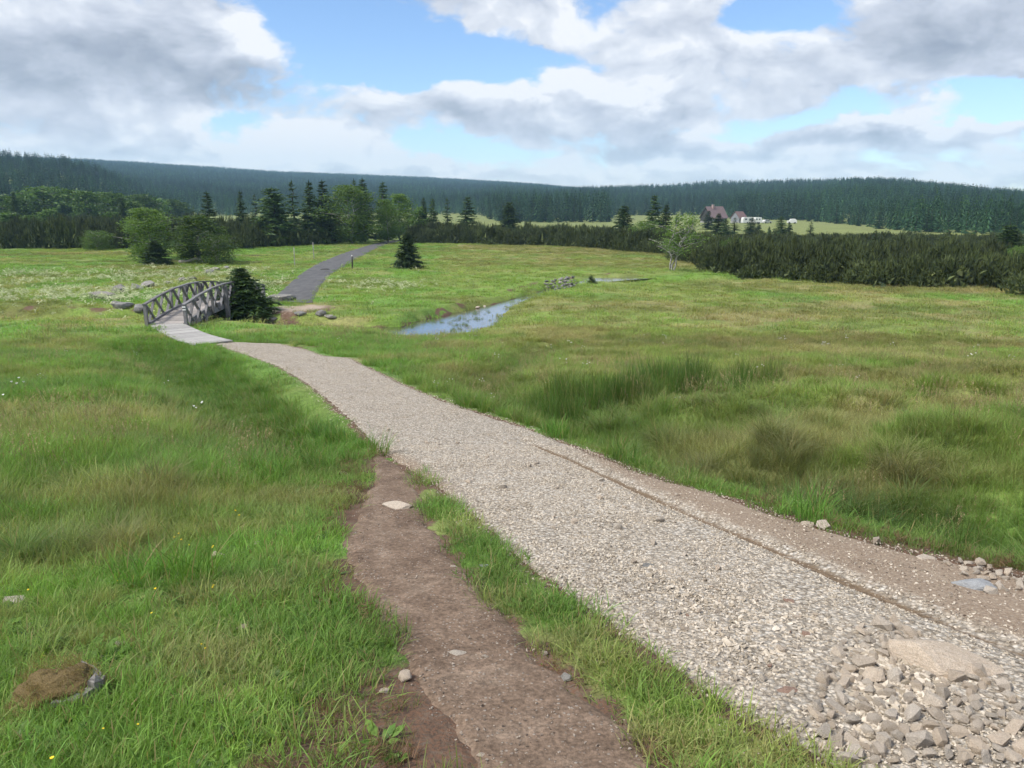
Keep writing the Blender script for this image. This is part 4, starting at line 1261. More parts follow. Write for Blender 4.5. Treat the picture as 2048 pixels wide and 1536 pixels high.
def forest(name, label, n, r1, pw, hmin, hmax):
    a = rng.uniform(-R(46), R(46), n)
    r0_ = forest_start(a)
    e = 1 + pw; r = (r0_ ** e + (r1 ** e - r0_ ** e) * rng.random(n)) ** (1 / e)
    x, y = r * np.sin(a), r * np.cos(a)
    edge = (r - r0_)
    m = edge > 14 * (fbm(a * 40, a * 0, 7, 3)) 
    x, y, r, a = x[m], y[m], r[m], a[m]
    return x, y, r, a
x, y, r, a = forest('f', '', 84000, 2480.0, .55, 9, 20)
z = terr(x, y); n = len(x)
H = rng.uniform(8, 14, n) * (0.75 + .5 * fbm(x / 45, y / 45, 12, 3)); H = np.where((r < 420) & (a > azel(1650, 440)[0]), H * .8, H)
W_ = H * rng.uniform(.85, 1.25, n) * np.where(r > 700, 1.55, 1.25)
scatter('hill_forest', forP, np.stack([x, y, z - .4], 1), upright(n, .02), np.stack([W_, W_, H], 1), rng.integers(0, 5, n), None, 'dark spruce forest covering the hills on the horizon', 'forest')
# the first row along the fields, tree by tree
FSD = [tri_cloud('edge_spruce_%d' % i, np.asarray(spruce_mesh(1.0, .19, 16, 7, 440 + i, .75, .05, .02)), M_fspruce) for i in range(3)]
FTR = trunk_mesh('edge_trunk', .9, .014, 3, M_bark)
for i, u in enumerate(np.concatenate([np.arange(985, 1215, 15), np.arange(1228, 1400, 17), np.arange(1480, 1760, 16), np.arange(1765, 2048, 17)])):
    u = u + random.uniform(-6, 6); aa = azel(u, 440)[0]; rr = float(forest_start(aa)) + random.uniform(-6, 8)
    px_, py_ = rr * math.sin(aa), rr * math.cos(aa); Hh = random.uniform(8.5, 14) if u < 1700 else random.uniform(6.0, 9.5)
    where = 'at the foot of the near dark forest block' if u < 1220 else 'behind the far hay field' if u < 1410 else 'on the forest edge right of the parked vehicles' if u < 1762 else 'on the forest edge behind the right-hand dwarf pines'
    t = thing('spruce_tree', 'tall dark spruce ' + where, 'tree', (px_, py_, tz(px_, py_) - .2), random.uniform(0, 6.28), 'first row of the spruce forest', (Hh * 1.05, Hh * 1.05, Hh))
    obj('trunk', FTR, None, t); obj('crown', FSD[i % 3], None, t)

# ------------------------------------------------------------------ farm, caravans, cars
M_roof = flat('red_brown_roof', (.15, .105, .105), 0.8, 3, .2); M_roof2 = flat('dark_red_roof', (.17, .105, .10), 0.8, 3, .2)
M_logs = flat('dark_boards', (.045, .04, .04), 0.9, 4, .3); M_grey = flat('grey_boards', (.22, .225, .25), 0.9, 4, .2); M_white = flat('white_shell', (.60, .60, .58), 0.5, 4, .05)
M_glass = flat('window_glass', (.03, .035, .04), 0.2, 4, .05, 0.5); M_tyre = flat('black_rubber', (.02, .02, .02), 0.9); M_chim = flat('chimney_brick', (.36, .25, .22), .9, 6)
M_base = flat('stone_base', (.30, .29, .28), .9, 5)
def onfield(u, dist):
    q_ = at_dist(u, 440, dist); return np.array([q_[0], q_[1], tz(q_[0], q_[1])])
def house(u, dist, rz, Lh, Wd, wall, ridge, over, label, m_roof, m_wall, nwin, chim):
    p = onfield(u, dist); t = thing('farmhouse' if chim else 'shed', label, 'house' if chim else 'shed', p, rz)
    mb = MB(); mb.box((0, 0, .15), (Lh + .1, Wd + .1, 1.1)); obj('base', mb.mesh('base'), M_base, t)
    mb = MB(); x0, y0 = Lh / 2, Wd / 2
    mb.v = [(-x0,-y0,.7),(x0,-y0,.7),(x0,y0,.7),(-x0,y0,.7),(-x0,-y0,wall),(x0,-y0,wall),(x0,y0,wall),(-x0,y0,wall),(-x0,0,ridge-.15),(x0,0,ridge-.15)]
    mb.f = [(0,1,5,4),(2,3,7,6),(1,2,6,9,5),(3,0,4,8,7),(4,5,9,8),(6,7,8,9)]
    obj('wall', mb.mesh('wall'), m_wall, t)
    for sd in (-1, 1):
        e = .5; sl = (ridge - wall) / y0; mb = MB()
        a = [(-x0-over, sd*(y0+e), wall - e*sl), (x0+over, sd*(y0+e), wall - e*sl), (x0+over, 0, ridge), (-x0-over, 0, ridge)]
        mb.v = a + [(q_[0], q_[1], q_[2] + .14) for q_ in a]
        mb.f = [(0,1,2,3),(7,6,5,4),(0,4,5,1),(1,5,6,2),(2,6,7,3),(3,7,4,0)]
        obj('roof', mb.mesh('roof'), m_roof, t)
    if chim:
        mb = MB(); mb.box((-1.2, -.5, ridge), (.8, .8, 1.7)); c = obj('chimney', mb.mesh('chimney'), M_chim, t)
        mb = MB(); mb.box((-1.2, -.5, ridge + .9), (1.0, 1.0, .12)); obj('chimney_cap', mb.mesh('chimney_cap'), M_base, c)
    for k in range(nwin):
        xx = -x0 + Lh * (k + .5) / nwin
        mb = MB(); mb.box((xx, -y0 - .03, wall * .58), (1.0, .08, 1.1)); w = obj('window', mb.mesh('window'), M_white, t)
        mb = MB(); mb.box((xx, -y0 - .08, wall * .58), (.8, .04, .9)); obj('pane', mb.mesh('pane'), M_glass, w)
    mb = MB(); mb.box((x0 + .03, -.1, wall * .95), (.08, .9, 1.0)); w = obj('window', mb.mesh('window'), M_white, t)
    mb = MB(); mb.box((x0 + .08, -.1, wall * .95), (.04, .7, .8)); obj('pane', mb.mesh('pane'), M_glass, w)
    mb = MB(); mb.box((x0 + .03, Wd * .25, 1.5), (.1, 1.0, 2.0)); obj('door', mb.mesh('door'), M_logs, t)
house(1427, 340, R(28), 8.8, 6.6, 2.4, 6.6, .5, 'farmhouse with steep reddish roof, chimney and dark gable at far field edge', M_roof, M_logs, 4, True)
house(1477, 335, R(35), 4.6, 4.4, 2.3, 4.6, .3, 'small grey gabled shed with dark red roof beside the farmhouse', M_roof2, M_grey, 2, False)
def vehicle(name, cat, u, dist, L, Wd, H, label, rz, car=False):
    p = onfield(u, dist); t = thing(name, label, cat, p, rz)
    mb = MB(); c = .35
    prof = [(-L/2, c), (L/2, c), (L/2, H*.6), (L/2 - .25, H), (-L/2 + .3, H), (-L/2, H*.65)] if not car else [(-L/2, c), (L/2, c), (L/2, H*.55), (L*.28, H*.62), (L*.12, H), (-L*.32, H), (-L/2, H*.62)]
    n_ = len(prof); mb.v = [(x_, -Wd/2, z_) for x_, z_ in prof] + [(x_, Wd/2, z_) for x_, z_ in prof]
    mb.f = [tuple(range(n_)), tuple(range(2*n_ - 1, n_ - 1, -1))] + [(i_, i_ + n_, (i_+1) % n_ + n_, (i_+1) % n_) for i_ in range(n_)]
    obj('body', mb.mesh('body'), M_white, t)
    for xx in ((-L*.25, L*.15) if not car else (-L*.18, L*.04)):
        mb = MB(); mb.box((xx, -Wd/2 - .01, H*.70 if not car else H*.78), (L*.17, .04, H*.22)); obj('window', mb.mesh('window'), M_glass, t)
    for xx in ((-.1*L, .1*L) if not car else (-L*.3, L*.3)):
        for sd in (-1, 1):
            mb = MB(); mb.tube([(xx, sd*Wd/2 - .1, .33), (xx, sd*Wd/2 + .1, .33)], [.33, .33], 12)
            mb.f.append(tuple(range(11, -1, -1))); obj('wheel', mb.mesh('wheel'), M_tyre, t)
vehicle('caravan', 'caravan', 1495, 325, 4.6, 2.2, 2.5, 'longer white caravan parked right beside the grey shed', R(8))
vehicle('caravan', 'caravan', 1515, 325, 2.9, 2.2, 2.5, 'shorter white caravan parked behind a spruce', R(4))
vehicle('parked_car', 'car', 1534, 330, 3.9, 1.7, 1.45, 'small pale car parked on the field beyond the caravans', R(20), True)
vehicle('parked_car', 'car', 1584, 330, 3.6, 1.9, 1.9, 'white van-like car parked alone at the forest edge', R(170), True)

# ------------------------------------------------------------------ posts, sign, cover on the asphalt path
M_post = flat('grey_post_wood', (.30, .29, .27), .85, 12); M_dpost = flat('dark_post', (.05, .045, .04), .8, 12); M_board = flat('notice_paper', (.72, .72, .68), .6, 9, .08)
def pole(u, v, h, r, m, label, name, capm=None):
    p = hit(u, v); t = thing(name, label, 'post', p)
    mb = MB(); mb.tube([(0, 0, -.3), (0, 0, h * .5), (random.uniform(-.03, .03), 0, h)], [r, r * .95, r * .85], 8); obj('shaft', mb.mesh('shaft', True), m, t)
    mb = MB(); mb.tube([(0, 0, h - .01), (0, 0, h + .05)], [r * 1.15, r * .7], 8); obj('cap', mb.mesh('cap', True), capm or m, t)
pole(590, 534, 1.95, .045, M_post, 'thin tall grey pole left of the asphalt path, closer to the bridge', 'snow_pole')
pole(628, 519, 1.95, .05, M_post, 'thin tall grey pole left of the asphalt path, closer to the notice board', 'snow_pole')
pole(705, 538, 1.25, .075, M_dpost, 'short dark wooden post on the right verge of the asphalt path', 'marker_post', M_board)
p = hit(668, 487); t = thing('notice_board', 'white notice board on a post at the dwarf pines by the asphalt path', 'sign', p, R(10))
for sx_ in (-.22, .22):
    mb = MB(); mb.box((sx_, .04, .75), (.08, .08, 1.9)); obj('post', mb.mesh('post'), M_dpost, t)
mb = MB(); mb.box((0, -.03, 1.15), (.56, .05, .95)); bp = obj('panel', mb.mesh('panel'), M_board, t)
mb = MB(); mb.box((0, 0, 1.74), (.72, .3, .06)); obj('roof', mb.mesh('roof'), M_dpost, t)
p = hit(650, 540); t = thing('manhole_cover', 'round dark iron cover lying on the asphalt path', 'manhole cover', (p[0], p[1], p[2] + .05))
mb = MB(); mb.tube([(0, 0, 0), (0, 0, .03)], [.36, .36], 20); obj('lid', mb.mesh('lid'), M_dpost, t)
mb = MB()
for k in range(20):
    a1, a2 = 6.283 * k / 20, 6.283 * (k + 1) / 20
    i_ = len(mb.v)
    for rr_, zz in ((.38, 0), (.46, 0), (.46, .02), (.38, .045)):
        mb.v += [(rr_ * math.cos(a1), rr_ * math.sin(a1), zz), (rr_ * math.cos(a2), rr_ * math.sin(a2), zz)]
    mb.f += [(i_+2, i_+3, i_+5, i_+4), (i_+4, i_+5, i_+7, i_+6), (i_, i_+6, i_+7, i_+1)]
obj('frame', mb.mesh('frame'), M_dpost, t)
# dead stump under the birch and fallen wood
def woodpiece(name, u, v, L, r, rz, label, m=M_pale, up=0.0):
    p = hit(u, v); mb = MB(); n_ = 6; g = np.random.default_rng(int(u * 7 + v))
    pts = [((k/(n_-1) - .5) * L, g.normal(0, r * .5), r * .6 + up * k / (n_-1) + g.normal(0, r * .2)) for k in range(n_)]
    mb.tube(pts, [r * g.uniform(.7, 1.1) * (1 - .5 * k / n_) for k in range(n_)], 7)
    tag(obj(name, mb.mesh(name), m, None, p, (0, 0, rz)), label, 'log')
woodpiece('dead_log', 385, 527, 3.4, .22, -.3, 'pale bleached dead log lying under the right leafy birch', M_rock, .5)
woodpiece('dead_log', 497, 512, 5.0, .12, .1, 'long brown rotten log on the meadow behind the bridge spruce, farther one', M_bark)
woodpiece('dead_log', 503, 526, 3.0, .12, -.15, 'short brown rotten log on the meadow behind the bridge spruce, closer one', M_bark)

# ------------------------------------------------------------------ stones
def boulder(key, seed, sub=3, cuts=17):
    bm = bmesh.new(); bmesh.ops.create_icosphere(bm, subdivisions=sub, radius=1)
    g = np.random.default_rng(seed); pl = []
    for _ in range(cuts):
        d = g.normal(size=3); d /= np.linalg.norm(d); pl.append((d, g.uniform(.5, .85)))
    for v in bm.verts:
        p = np.array(v.co); n_ = p / np.linalg.norm(p)
        for d, o in pl:
            k = p @ d
            if k > o: p = p - d * (k - o) * .92
        p = p * (1 + .05 * math.sin(5 * n_[0] + seed) * math.cos(4 * n_[1] + 2 * n_[2]))
        v.co = p
    me = bpy.data.meshes.new(key); bm.to_mesh(me); bm.free()
    return me
BOU = [boulder('boulder_%d' % i, 500 + i) for i in range(5)]
def hull(key, seed, n=13, sq=(1, .8, .6)):
    g = np.random.default_rng(seed); bm = bmesh.new()
    P = g.normal(size=(n, 3)); P /= np.linalg.norm(P, axis=1, keepdims=True); P *= g.uniform(.8, 1.0, (n, 1)) * np.array(sq)
    for p in P: bm.verts.new(p)
    r_ = bmesh.ops.convex_hull(bm, input=bm.verts)
    dead = [e for e in set(r_['geom_interior'] + r_['geom_unused']) if isinstance(e, bmesh.types.BMVert)]
    bmesh.ops.delete(bm, geom=dead, context='VERTS')
    bmesh.ops.recalc_face_normals(bm, faces=bm.faces)
    me = bpy.data.meshes.new(key); bm.to_mesh(me); bm.free(); return me
STN = {m.name: [] for m in (M_stone, M_rock, M_bluerock, M_redrock)}
for mm in (M_stone, M_rock, M_bluerock, M_redrock):
    for i in range(8):
        me = hull('stone_%d' % i, 600 + i, 14, (1, .82, .66)); me.materials.append(mm); STN[mm.name].append(me)
BOUM = {}
for mm in (M_stone, M_rock, M_bluerock):
    BOUM[mm.name] = []
    for me in BOU:
        m2 = me.copy(); m2.materials.append(mm); BOUM[mm.name].append(m2)
def rock(u, v, wpx, hpx, label, mm=M_rock, big=True, k=None, group=None, flatz=None, name=None, depth=.8, rz=None, sink=.3):
    p = hit(u, v); dd = math.sqrt(p[0] ** 2 + p[1] ** 2 + (EYE - p[2]) ** 2)
    sx_ = wpx / F * dd / 2 / .9; szz = hpx / F * dd / (2 - 2 * sink) / 1.0 if flatz is None else flatz
    lst = BOUM[mm.name] if big else STN[mm.name]
    k = random.randrange(len(lst)) if k is None else k
    o = obj(name or ('boulder' if big else 'stone'), lst[k], None, None, (p[0], p[1], p[2] + szz * (1 - 2 * sink) * .7), (random.uniform(-.15, .15), random.uniform(-.15, .15), random.uniform(-.5, .5) if rz is None else rz), (sx_, sx_ * depth, szz))
    return tag(o, label, 'rock' if big else 'stone', group)
gR = 'boulders around the footbridge'
for a_ in [(207, 598, 52, 16, 'low mossy boulder mound, outermost in the row left of the footbridge'), (243, 585, 34, 16, 'rounded grey boulder second in the row left of the footbridge'), (272, 580, 26, 14, 'rounded grey boulder third in the row left of the footbridge'),
           (301, 574, 30, 13, 'pale pointed boulder behind the row left of the footbridge'), (338, 566, 18, 6, 'small flat rock in the flowers behind the bridge rail'), (366, 562, 20, 10, 'grey rock pair member behind the bridge rail, outer one'), (384, 561, 18, 9, 'grey rock pair member behind the bridge rail, inner one'),
           (418, 546, 24, 10, 'grey rock in the meadow behind the bridge top'), (432, 541, 20, 7, 'flat pale rock in the meadow farthest behind the bridge top'), (455, 537, 14, 5, 'tiny pale rock beyond the bridge top rocks'),
           (281, 621, 34, 18, 'square pale boulder touching the left railing end of the footbridge'), (247, 616, 40, 13, 'low dark boulder beside the square pale boulder'), (235, 609, 34, 8, 'flat slab behind the low dark boulder'),
           (566, 602, 52, 17, 'big weathered boulder at the start of the asphalt path'), (545, 600, 22, 13, 'rounded boulder beside the big one at the asphalt path'), (643, 632, 24, 14, 'upright grey boulder on the bank below the asphalt path'), (662, 636, 26, 9, 'low dark boulder leaning out of the bank below the asphalt path'), (601, 629, 24, 10, 'brown boulder in the sandy bank'),
           (490, 643, 26, 11, 'rounded dark rock under the bridge spruce'), (519, 645, 26, 9, 'flat grey rock at the foot of the bridge spruce'), (545, 641, 20, 8, 'reddish-grey rock at the edge of the bridge spruce')]:
    rock(*a_, group=gR)
gW = 'stones in the stream'
for u, v, w, h, lb in [(955, 617, 10, 5, 'pale stone in the water below the far bank'), (968, 613, 8, 4, 'small pale stone in the upper stream'), (1055, 597, 12, 4, 'pale stone lying where the stream narrows')]:
    rock(u, v, w, h, lb, M_stone, False, group=gW)
# dry stone bank
bankp = [(u, 583 - (u - 1095) * .17) for u in np.linspace(1093, 1150, 11)]
pb = hit(1120, 577); sb = thing('stone_bank', 'dry stone retaining bank of stacked dark stones above the stream head', 'stone wall', pb)
for r_ in range(4):
    for k, (u, v) in enumerate(bankp):
        p = hit(u, v); w = random.uniform(.16, .30)
        obj('stone', STN[M_rock.name][(k + 3 * r_) % 8], None, sb, (p[0] - pb[0] + random.uniform(-.15, .15), p[1] - pb[1] + .25 * r_, p[2] - pb[2] + .05 + .20 * r_), (random.uniform(-.4, .4), random.uniform(-.4, .4), random.uniform(0, 6)), (w, w * .8, w * .75))
# particular stones
gT = 'single stones by the track'
rock(1880, 1342, 195, 50, 'largest flat pale slab half sunk in the gravel above the rubble', M_stone, True, 1, gT, depth=.62, rz=-.35, sink=.36, name='rock_slab')
rock(1948, 1180, 66, 26, 'blue-grey flat slab on the compacted lane by rubble line', M_bluerock, True, 2, gT, depth=.7, rz=-.3, name='rock_slab')
rock(1752, 1092, 18, 26, 'small pale stone standing upright at the dark soil verge', M_stone, False, 3, gT, sink=.15)
rock(1648, 1058, 28, 17, 'rounded pale boulder on the verge beside two flat slabs', M_stone, True, 0, gT)
rock(1612, 1052, 36, 9, 'thin flat pale slab beside the rounded verge boulder', M_stone, False, 1, gT)
rock(1755, 1113, 44, 12, 'flat grey-white slab below the upright verge stone', M_stone, False, 4, gT)
rock(1850, 1122, 44, 16, 'tan wedge-shaped stone further along the soil verge', M_stone, False, 5, gT)
rock(1530, 1247, 34, 13, 'reddish brick-like stone among the pale gravel', M_redrock, False, 2, gT)
rock(1297, 1138, 32, 16, 'grey rounded stone alone in mid gravel', M_rock, False, 6, gT)
rock(1578, 1400, 54, 22, 'split brown stone on the gravel with a dark hollow', M_redrock, False, 7, gT)
rock(796, 1018, 66, 14, 'flat pale grey rock embedded in the dirt path', M_stone, True, 3, gT, depth=.6, sink=.42)
rock(811, 1361, 32, 17, 'rounded buff stone on the trampled grass left of the dirt path', M_stone, True, 4, gT)
rock(768, 1388, 26, 8, 'thin buff sliver stone near the rounded buff stone', M_stone, False, 1, gT)
rock(916, 1309, 40, 11, 'flat long pale stone in the dirt path', M_stone, False, 2, gT, sink=.4)
rock(970, 1320, 18, 11, 'small round pale stone beside the flat long one', M_stone, False, 3, gT)
rock(1090, 1314, 14, 15, 'bright white pebble on the grass strip edge', flat_w := M_stone, False, 5, gT)
rock(1128, 1358, 34, 16, 'dark grey stone half hidden at the grass strip edge', M_rock, False, 0, gT)
rock(968, 1135, 20, 9, 'grey stone at the grass strip beside the dirt path', M_bluerock, False, 4, gT)
rock(905, 1139, 18, 8, 'small cream stone on the dirt path near the grass strip', M_stone, False, 6, gT)
rock(962, 1512, 18, 9, 'little white stone on the dirt path, lowest in a line', M_stone, False, 7, gT)
for u, v, w, h, lb in [(437, 1119, 30, 20, 'white stone cluster in grass closest to the tussock'), (512, 1090, 24, 16, 'white stone beside a round sedge tussock'), (487, 1260, 26, 15, 'white stone in the open short grass'), (242, 1291, 24, 15, 'white stone up the grass from the old stump'), (28, 1208, 40, 14, 'pale flat stone in the grass behind the old stump'), (690, 950, 26, 9, 'small pale stones on the worn grass by the path fork')]:
    rock(u, v, w, h, lb, M_stone, False, group='white stones in the grass', sink=.12)
# old stump
p = STUMP; t = thing('tree_stump', 'low mossy rotten tree stump in the grass with grey split side', 'stump', (p[0] - .02, p[1], p[2] - .02), .3)
m_sb = barkmat('stump_bark', (.08, .072, .065), (.33, .31, .28), 30)
for k_ in range(9):
    a_ = -1.5 + 3.0 * k_ / 8; hh_ = random.uniform(.06, .10); mb = MB()
    M_s = Matrix.Rotation(a_ + math.pi / 2, 3, 'Z') @ Matrix.Rotation(random.uniform(-.10, .22), 3, 'X')
    mb.box((0, 0, 0), (.062, .035, hh_ * 1.6), M_s)
    for q_ in range(4, 8): mb.v[q_] = tuple(np.array(mb.v[q_]) * [.86, .86, 1] + [0, 0, random.uniform(-.02, .012)])
    obj('bark_slab', mb.mesh('bark_slab'), m_sb, t, (.135 * math.cos(a_), .108 * math.sin(a_), hh_ * .35))
m_, N_ = mat('moss'); n_ = N_.noise(opos(N_), 30, 5, .65); finish(m_, N_, N_.ramp(n_, [(.3, (.10, .07, .03)), (.5, (.19, .135, .055)), (.7, (.28, .22, .11))]), .95, n_, .8, .02)
mm_ = boulder('moss_cap', 77, 4, 0)
for v_ in mm_.vertices:
    k_ = 1 + .55 * (float(fbm(np.array([v_.co.x * 3 + 5]), np.array([v_.co.y * 3 + v_.co.z * 2]), 9, 3)[0]) - .5); v_.co *= k_
obj('moss_cap', mm_, m_, t, (-.03, 0, .04), None, (.17, .14, .10))

# loose rubble: the largest stones one by one
heap = pzs([(1690, 1285), (1790, 1255), (1870, 1300), (1960, 1370), (2060, 1420), (2110, 1545), (1690, 1545), (1600, 1470)])
mids = pzs([(1250, 1130), (1330, 1090), (1560, 1190), (1760, 1270), (1690, 1350), (1600, 1440), (1480, 1390), (1330, 1250)])
verge = pzs([(1880, 1130), (1930, 1125), (2060, 1165), (2060, 1200), (1980, 1195)])
def sample_poly(P, n):
    lo, hi = P.min(0), P.max(0); out = []
    while len(out) < n:
        q_ = rng.uniform(lo, hi, (n * 3, 2)); q_ = q_[inside(q_[:, 0], q_[:, 1], P)]; out += list(q_)
    return out[:n]
placed = []
def strew(P, n, s0, s1, label, group, mats, gap=.85):
    got = 0
    for x_, y_ in sample_poly(P, n * 30):
        s = random.uniform(s0, s1) * random.choice((1, 1, .75, 1.2))
        if any((x_ - a)**2 + (y_ - b)**2 < ((s + c) * gap) ** 2 for a, b, c in placed): continue
        placed.append((x_, y_, s)); mm = random.choice(mats)
        o = obj('stone', random.choice(STN[mm.name]), None, None, (x_, y_, tz(x_, y_) + .02 + s * .26), (random.uniform(-.35, .35), random.uniform(-.35, .35), random.uniform(0, 6.28)), (s, s * random.uniform(.7, 1.0), s * random.uniform(.95, 1.35)))
        tag(o, (('larger ' if s > (s0 + s1) / 2 else 'smaller ') + label), 'stone', group); got += 1
        if got >= n: break
strew(heap, 190, .028, .060, 'angular pale stone in the loose rubble heap spread over the track', 'stones of the rubble heap', [M_stone], .70)
strew(mids, 75, .014, .034, 'fist-sized pale stone scattered singly over the mid-track gravel', 'stones scattered on the gravel', [M_stone] * 24 + [M_redrock])
ups = pzs([(760, 860), (900, 850), (1150, 935), (1380, 1040), (1300, 1110), (1100, 1120), (950, 1010)])
strew(ups, 50, .018, .042, 'brownish stone lying on the upper track gravel beyond the path fork', 'stones on the upper track', [M_stone] * 3)
strew(verge, 24, .025, .055, 'pale broken stone in the line along the dark soil verge', 'stones along the soil verge', [M_stone])

# gravel itself
def pebble_mats(name, lo, hi):
    m, N = mat(name)
    c = N.ramp(orand(N), [(0.0, tuple(k * .66 for k in lo)), (0.25, lo), (0.8, hi), (1.0, tuple(min(.8, k * 1.08) for k in hi))])
    n = N.noise(opos(N), 1.2, 3, .6)
    c = scl(N, c, N.mr(n, .3, .7, .85, 1.12))
    return finish(m, N, c, .9, None, spec=.2)
M_peb = pebble_mats('gravel_chips', (.385, .325, .25), (.55, .485, .40)); M_peb2 = pebble_mats('brown_chips', (.17, .13, .10), (.34, .29, .24))
pebs = []
for i in range(7):
    me = hull('chip_%d' % i, 700 + i, 9, (1, .8, .6)); me.materials.append(M_peb); pebs.append(me)
pebP = proto_col('chip', pebs)
pebs2 = []
for i in range(5):
    me = hull('grit_%d' % i, 720 + i, 8, (1, .8, .55)); me.materials.append(M_peb2); pebs2.append(me)
pebP2 = proto_col('grit', pebs2)
def gravel(name, protos, np_, poly, n, bbox, s0, s1, keep, label, lift=.02, fall=1.0):
    lo, hi = bbox
    x = rng.uniform(lo[0], hi[0], n); y = rng.uniform(lo[1], hi[1], n)
    m = sdist(x, y, poly[::3]) > .02 - .28 * rng.random(n) ** 2.5
    x, y = x[m], y[m]; m = rng.random(len(x)) < keep(x, y); x, y = x[m], y[m]; n = len(x)
    s = s0 + (s1 - s0) * rng.random(n) ** 2.5
    S = np.stack([s, s * rng.uniform(.75, 1.1, n), s * rng.uniform(.7, 1.1, n)], 1)
    rot = rng.uniform(-.6, .6, (n, 3)); rot[:, 2] = rng.uniform(0, 6.28, n)
    z = terr(x, y) + lift + s * .12 - .02 * sstep(.12 - sdist(x, y, poly[::3]), 0, .15)
    return scatter(name, protos, np.stack([x, y, z], 1), rot, S, rng.integers(0, np_, n), None, label, 'gravel')
kd = lambda x, y: np.where(np.abs(np.arctan2(x, y)) < R(48), (1 - .82 * gravel_dirt(x, y)) * (1 - .8 * rutf(x, y)), 0)
gravel('gravel_chips', pebP, 7, GPOLY, 190000, ((-2.5, 1.6), (6.5, 9.0)), .005, .015, kd, 'loose pale crushed gravel covering the nearer part of the track')
gravel('gravel_bed', pebP, 7, GPOLY, 190000, ((-13, 8.8), (4.5, 31)), .007, .018, lambda x, y: kd(x, y), 'loose pale crushed gravel covering the farther part of the track')
gravel('heap_chips', pebP, 7, heap, 6000, (tuple(heap.min(0)), tuple(heap.max(0))), .014, .034, lambda x, y: np.ones(len(x)), 'small broken chips between the stones of the rubble heap', .022)
gravel('loose_chips', pebP, 7, mids, 2600, (tuple(mids.min(0)), tuple(mids.max(0))), .012, .030, lambda x, y: np.ones(len(x)) * .6, 'coarser broken chips strewn over the mid track', .022)
gravel('path_grit', pebP2, 5, DPOLY, 26000, ((-2.8, 1.5), (1.5, 9.0)), .003, .011, lambda x, y: sstep(fbm(x / .5, y / .5, 222, 3), .3, .7), 'fine stone grit scattered on the trodden dirt path', .012)
gravel('lane_grit', pebP2, 5, GPOLY, 60000, ((-.5, 1.6), (6.5, 10.0)), .004, .013, lambda x, y: gravel_dirt(x, y) * .8, 'fine brown grit on the compacted lane', .02)
# small stones lying on the verge soil

# ------------------------------------------------------------------ grass
def k_short(x, y):
    sm = np.maximum(sdist(x, y, GPOLY[::4]), sdist(x, y, DPOLY[::4]))
    worn = sstep(-sm, 1.3, .3) * sstep(9 - y, 0, 3)
    near_ = sstep(5.5 - np.hypot(x, y), 0, 2.5) * (x < 1.5)
    return np.clip(.25 + worn + .5 * near_, 0, 1) * (1 - .72 * barefn(x, y))
def k_mead(x, y):
    sm = np.maximum(sdist(x, y, GPOLY[::4]), sdist(x, y, DPOLY[::4]))
    strip_ = (sdist(x, y, np.vstack([DR, GL[::-1]])[::4]) > 0)
    return sstep(-sm, .05, 1.0) * (1 - .95 * barefn(x, y)) * np.where(strip_, .5, 1)
def k_lush(x, y): return np.clip(lushness(x, y) * .95 + .45 * sstep(fbm(x / 1.1, y / 1.1, 31, 2), .60, .74) * (y > 4.0), 0, 1) * (1 - barefn(x, y)) * (sdist(x, y, np.vstack([DR, GL[::-1]])[::4]) < 0)
def k_far(x, y):
    ok, dep = mug_in(x, y); return np.where(ok & (dep > 2.5), 0, 1.0) * (1 - .8 * barefn(x, y))
def k_near_d(x, y): return k_mead(x, y) * np.clip(9.0 / np.hypot(x, y), .35, 1)
grass('short_turf', 'short trampled turf beside the dirt path', shortP, 5, 1.3, 10, 50, 130, .8, 1.2, k_short)
grass('near_meadow_grass', 'thick meadow grass growing around the path', meadowP, 6, 1.3, 12, 50, 85, .75, 1.15, k_near_d, low=lambda x, y: .88 * (.40 + .60 * sstep(np.hypot(x, y) - .5 * np.maximum(x, 0), 3.0, 8.5)) * (.38 + .62 * sstep(-np.maximum(sdist(x, y, DPOLY[::4]), sdist(x, y, GPOLY[::4])), .3, 1.7)))
grass('mid_meadow_grass', 'meadow grass on the slope down to the stream', midP, 5, 11, 36, 42, 19, .75, 1.15, k_mead, low=lambda x, y: np.full(len(x), .78))
grass('lush_grass', 'taller lush green grass along the track edges and ditches', lushP, 5, 2, 34, 44, 20, .45, .85, k_lush, tintmul=(.80, .92, .80))
grass('far_meadow_grass', 'meadow grass beyond the stream up to the pine thicket', farP, 5, 34, 135, 42, 2.3, .5, .85, k_far)
def k_dead(x, y): return sstep(barefn(x, y), .12, .5) * np.where(sdist(x, y, GPOLY[::4]) < -.05, 1, 0) * sstep(fbm(x / .3, y / .3, 301, 2), .25, .5)
o_ = grass('dead_grass', 'matted reddish dead grass and needles on the bare ground by the dirt path', shortP, 5, 1.3, 9, 50, 190, .35, .75, k_dead, tilt=.6)
_a = o_.data.attributes['tint']; _n = len(o_.data.vertices); _c = np.ones((_n, 4), np.float32)
_c[:, :3] = np.array([.20, .125, .08]) * rng.uniform(.7, 1.35, (_n, 1)); _g = rng.random(_n) < .3; _c[_g, :3] = np.array([.15, .20, .06])
_a.data.foreach_set('color', _c.ravel())
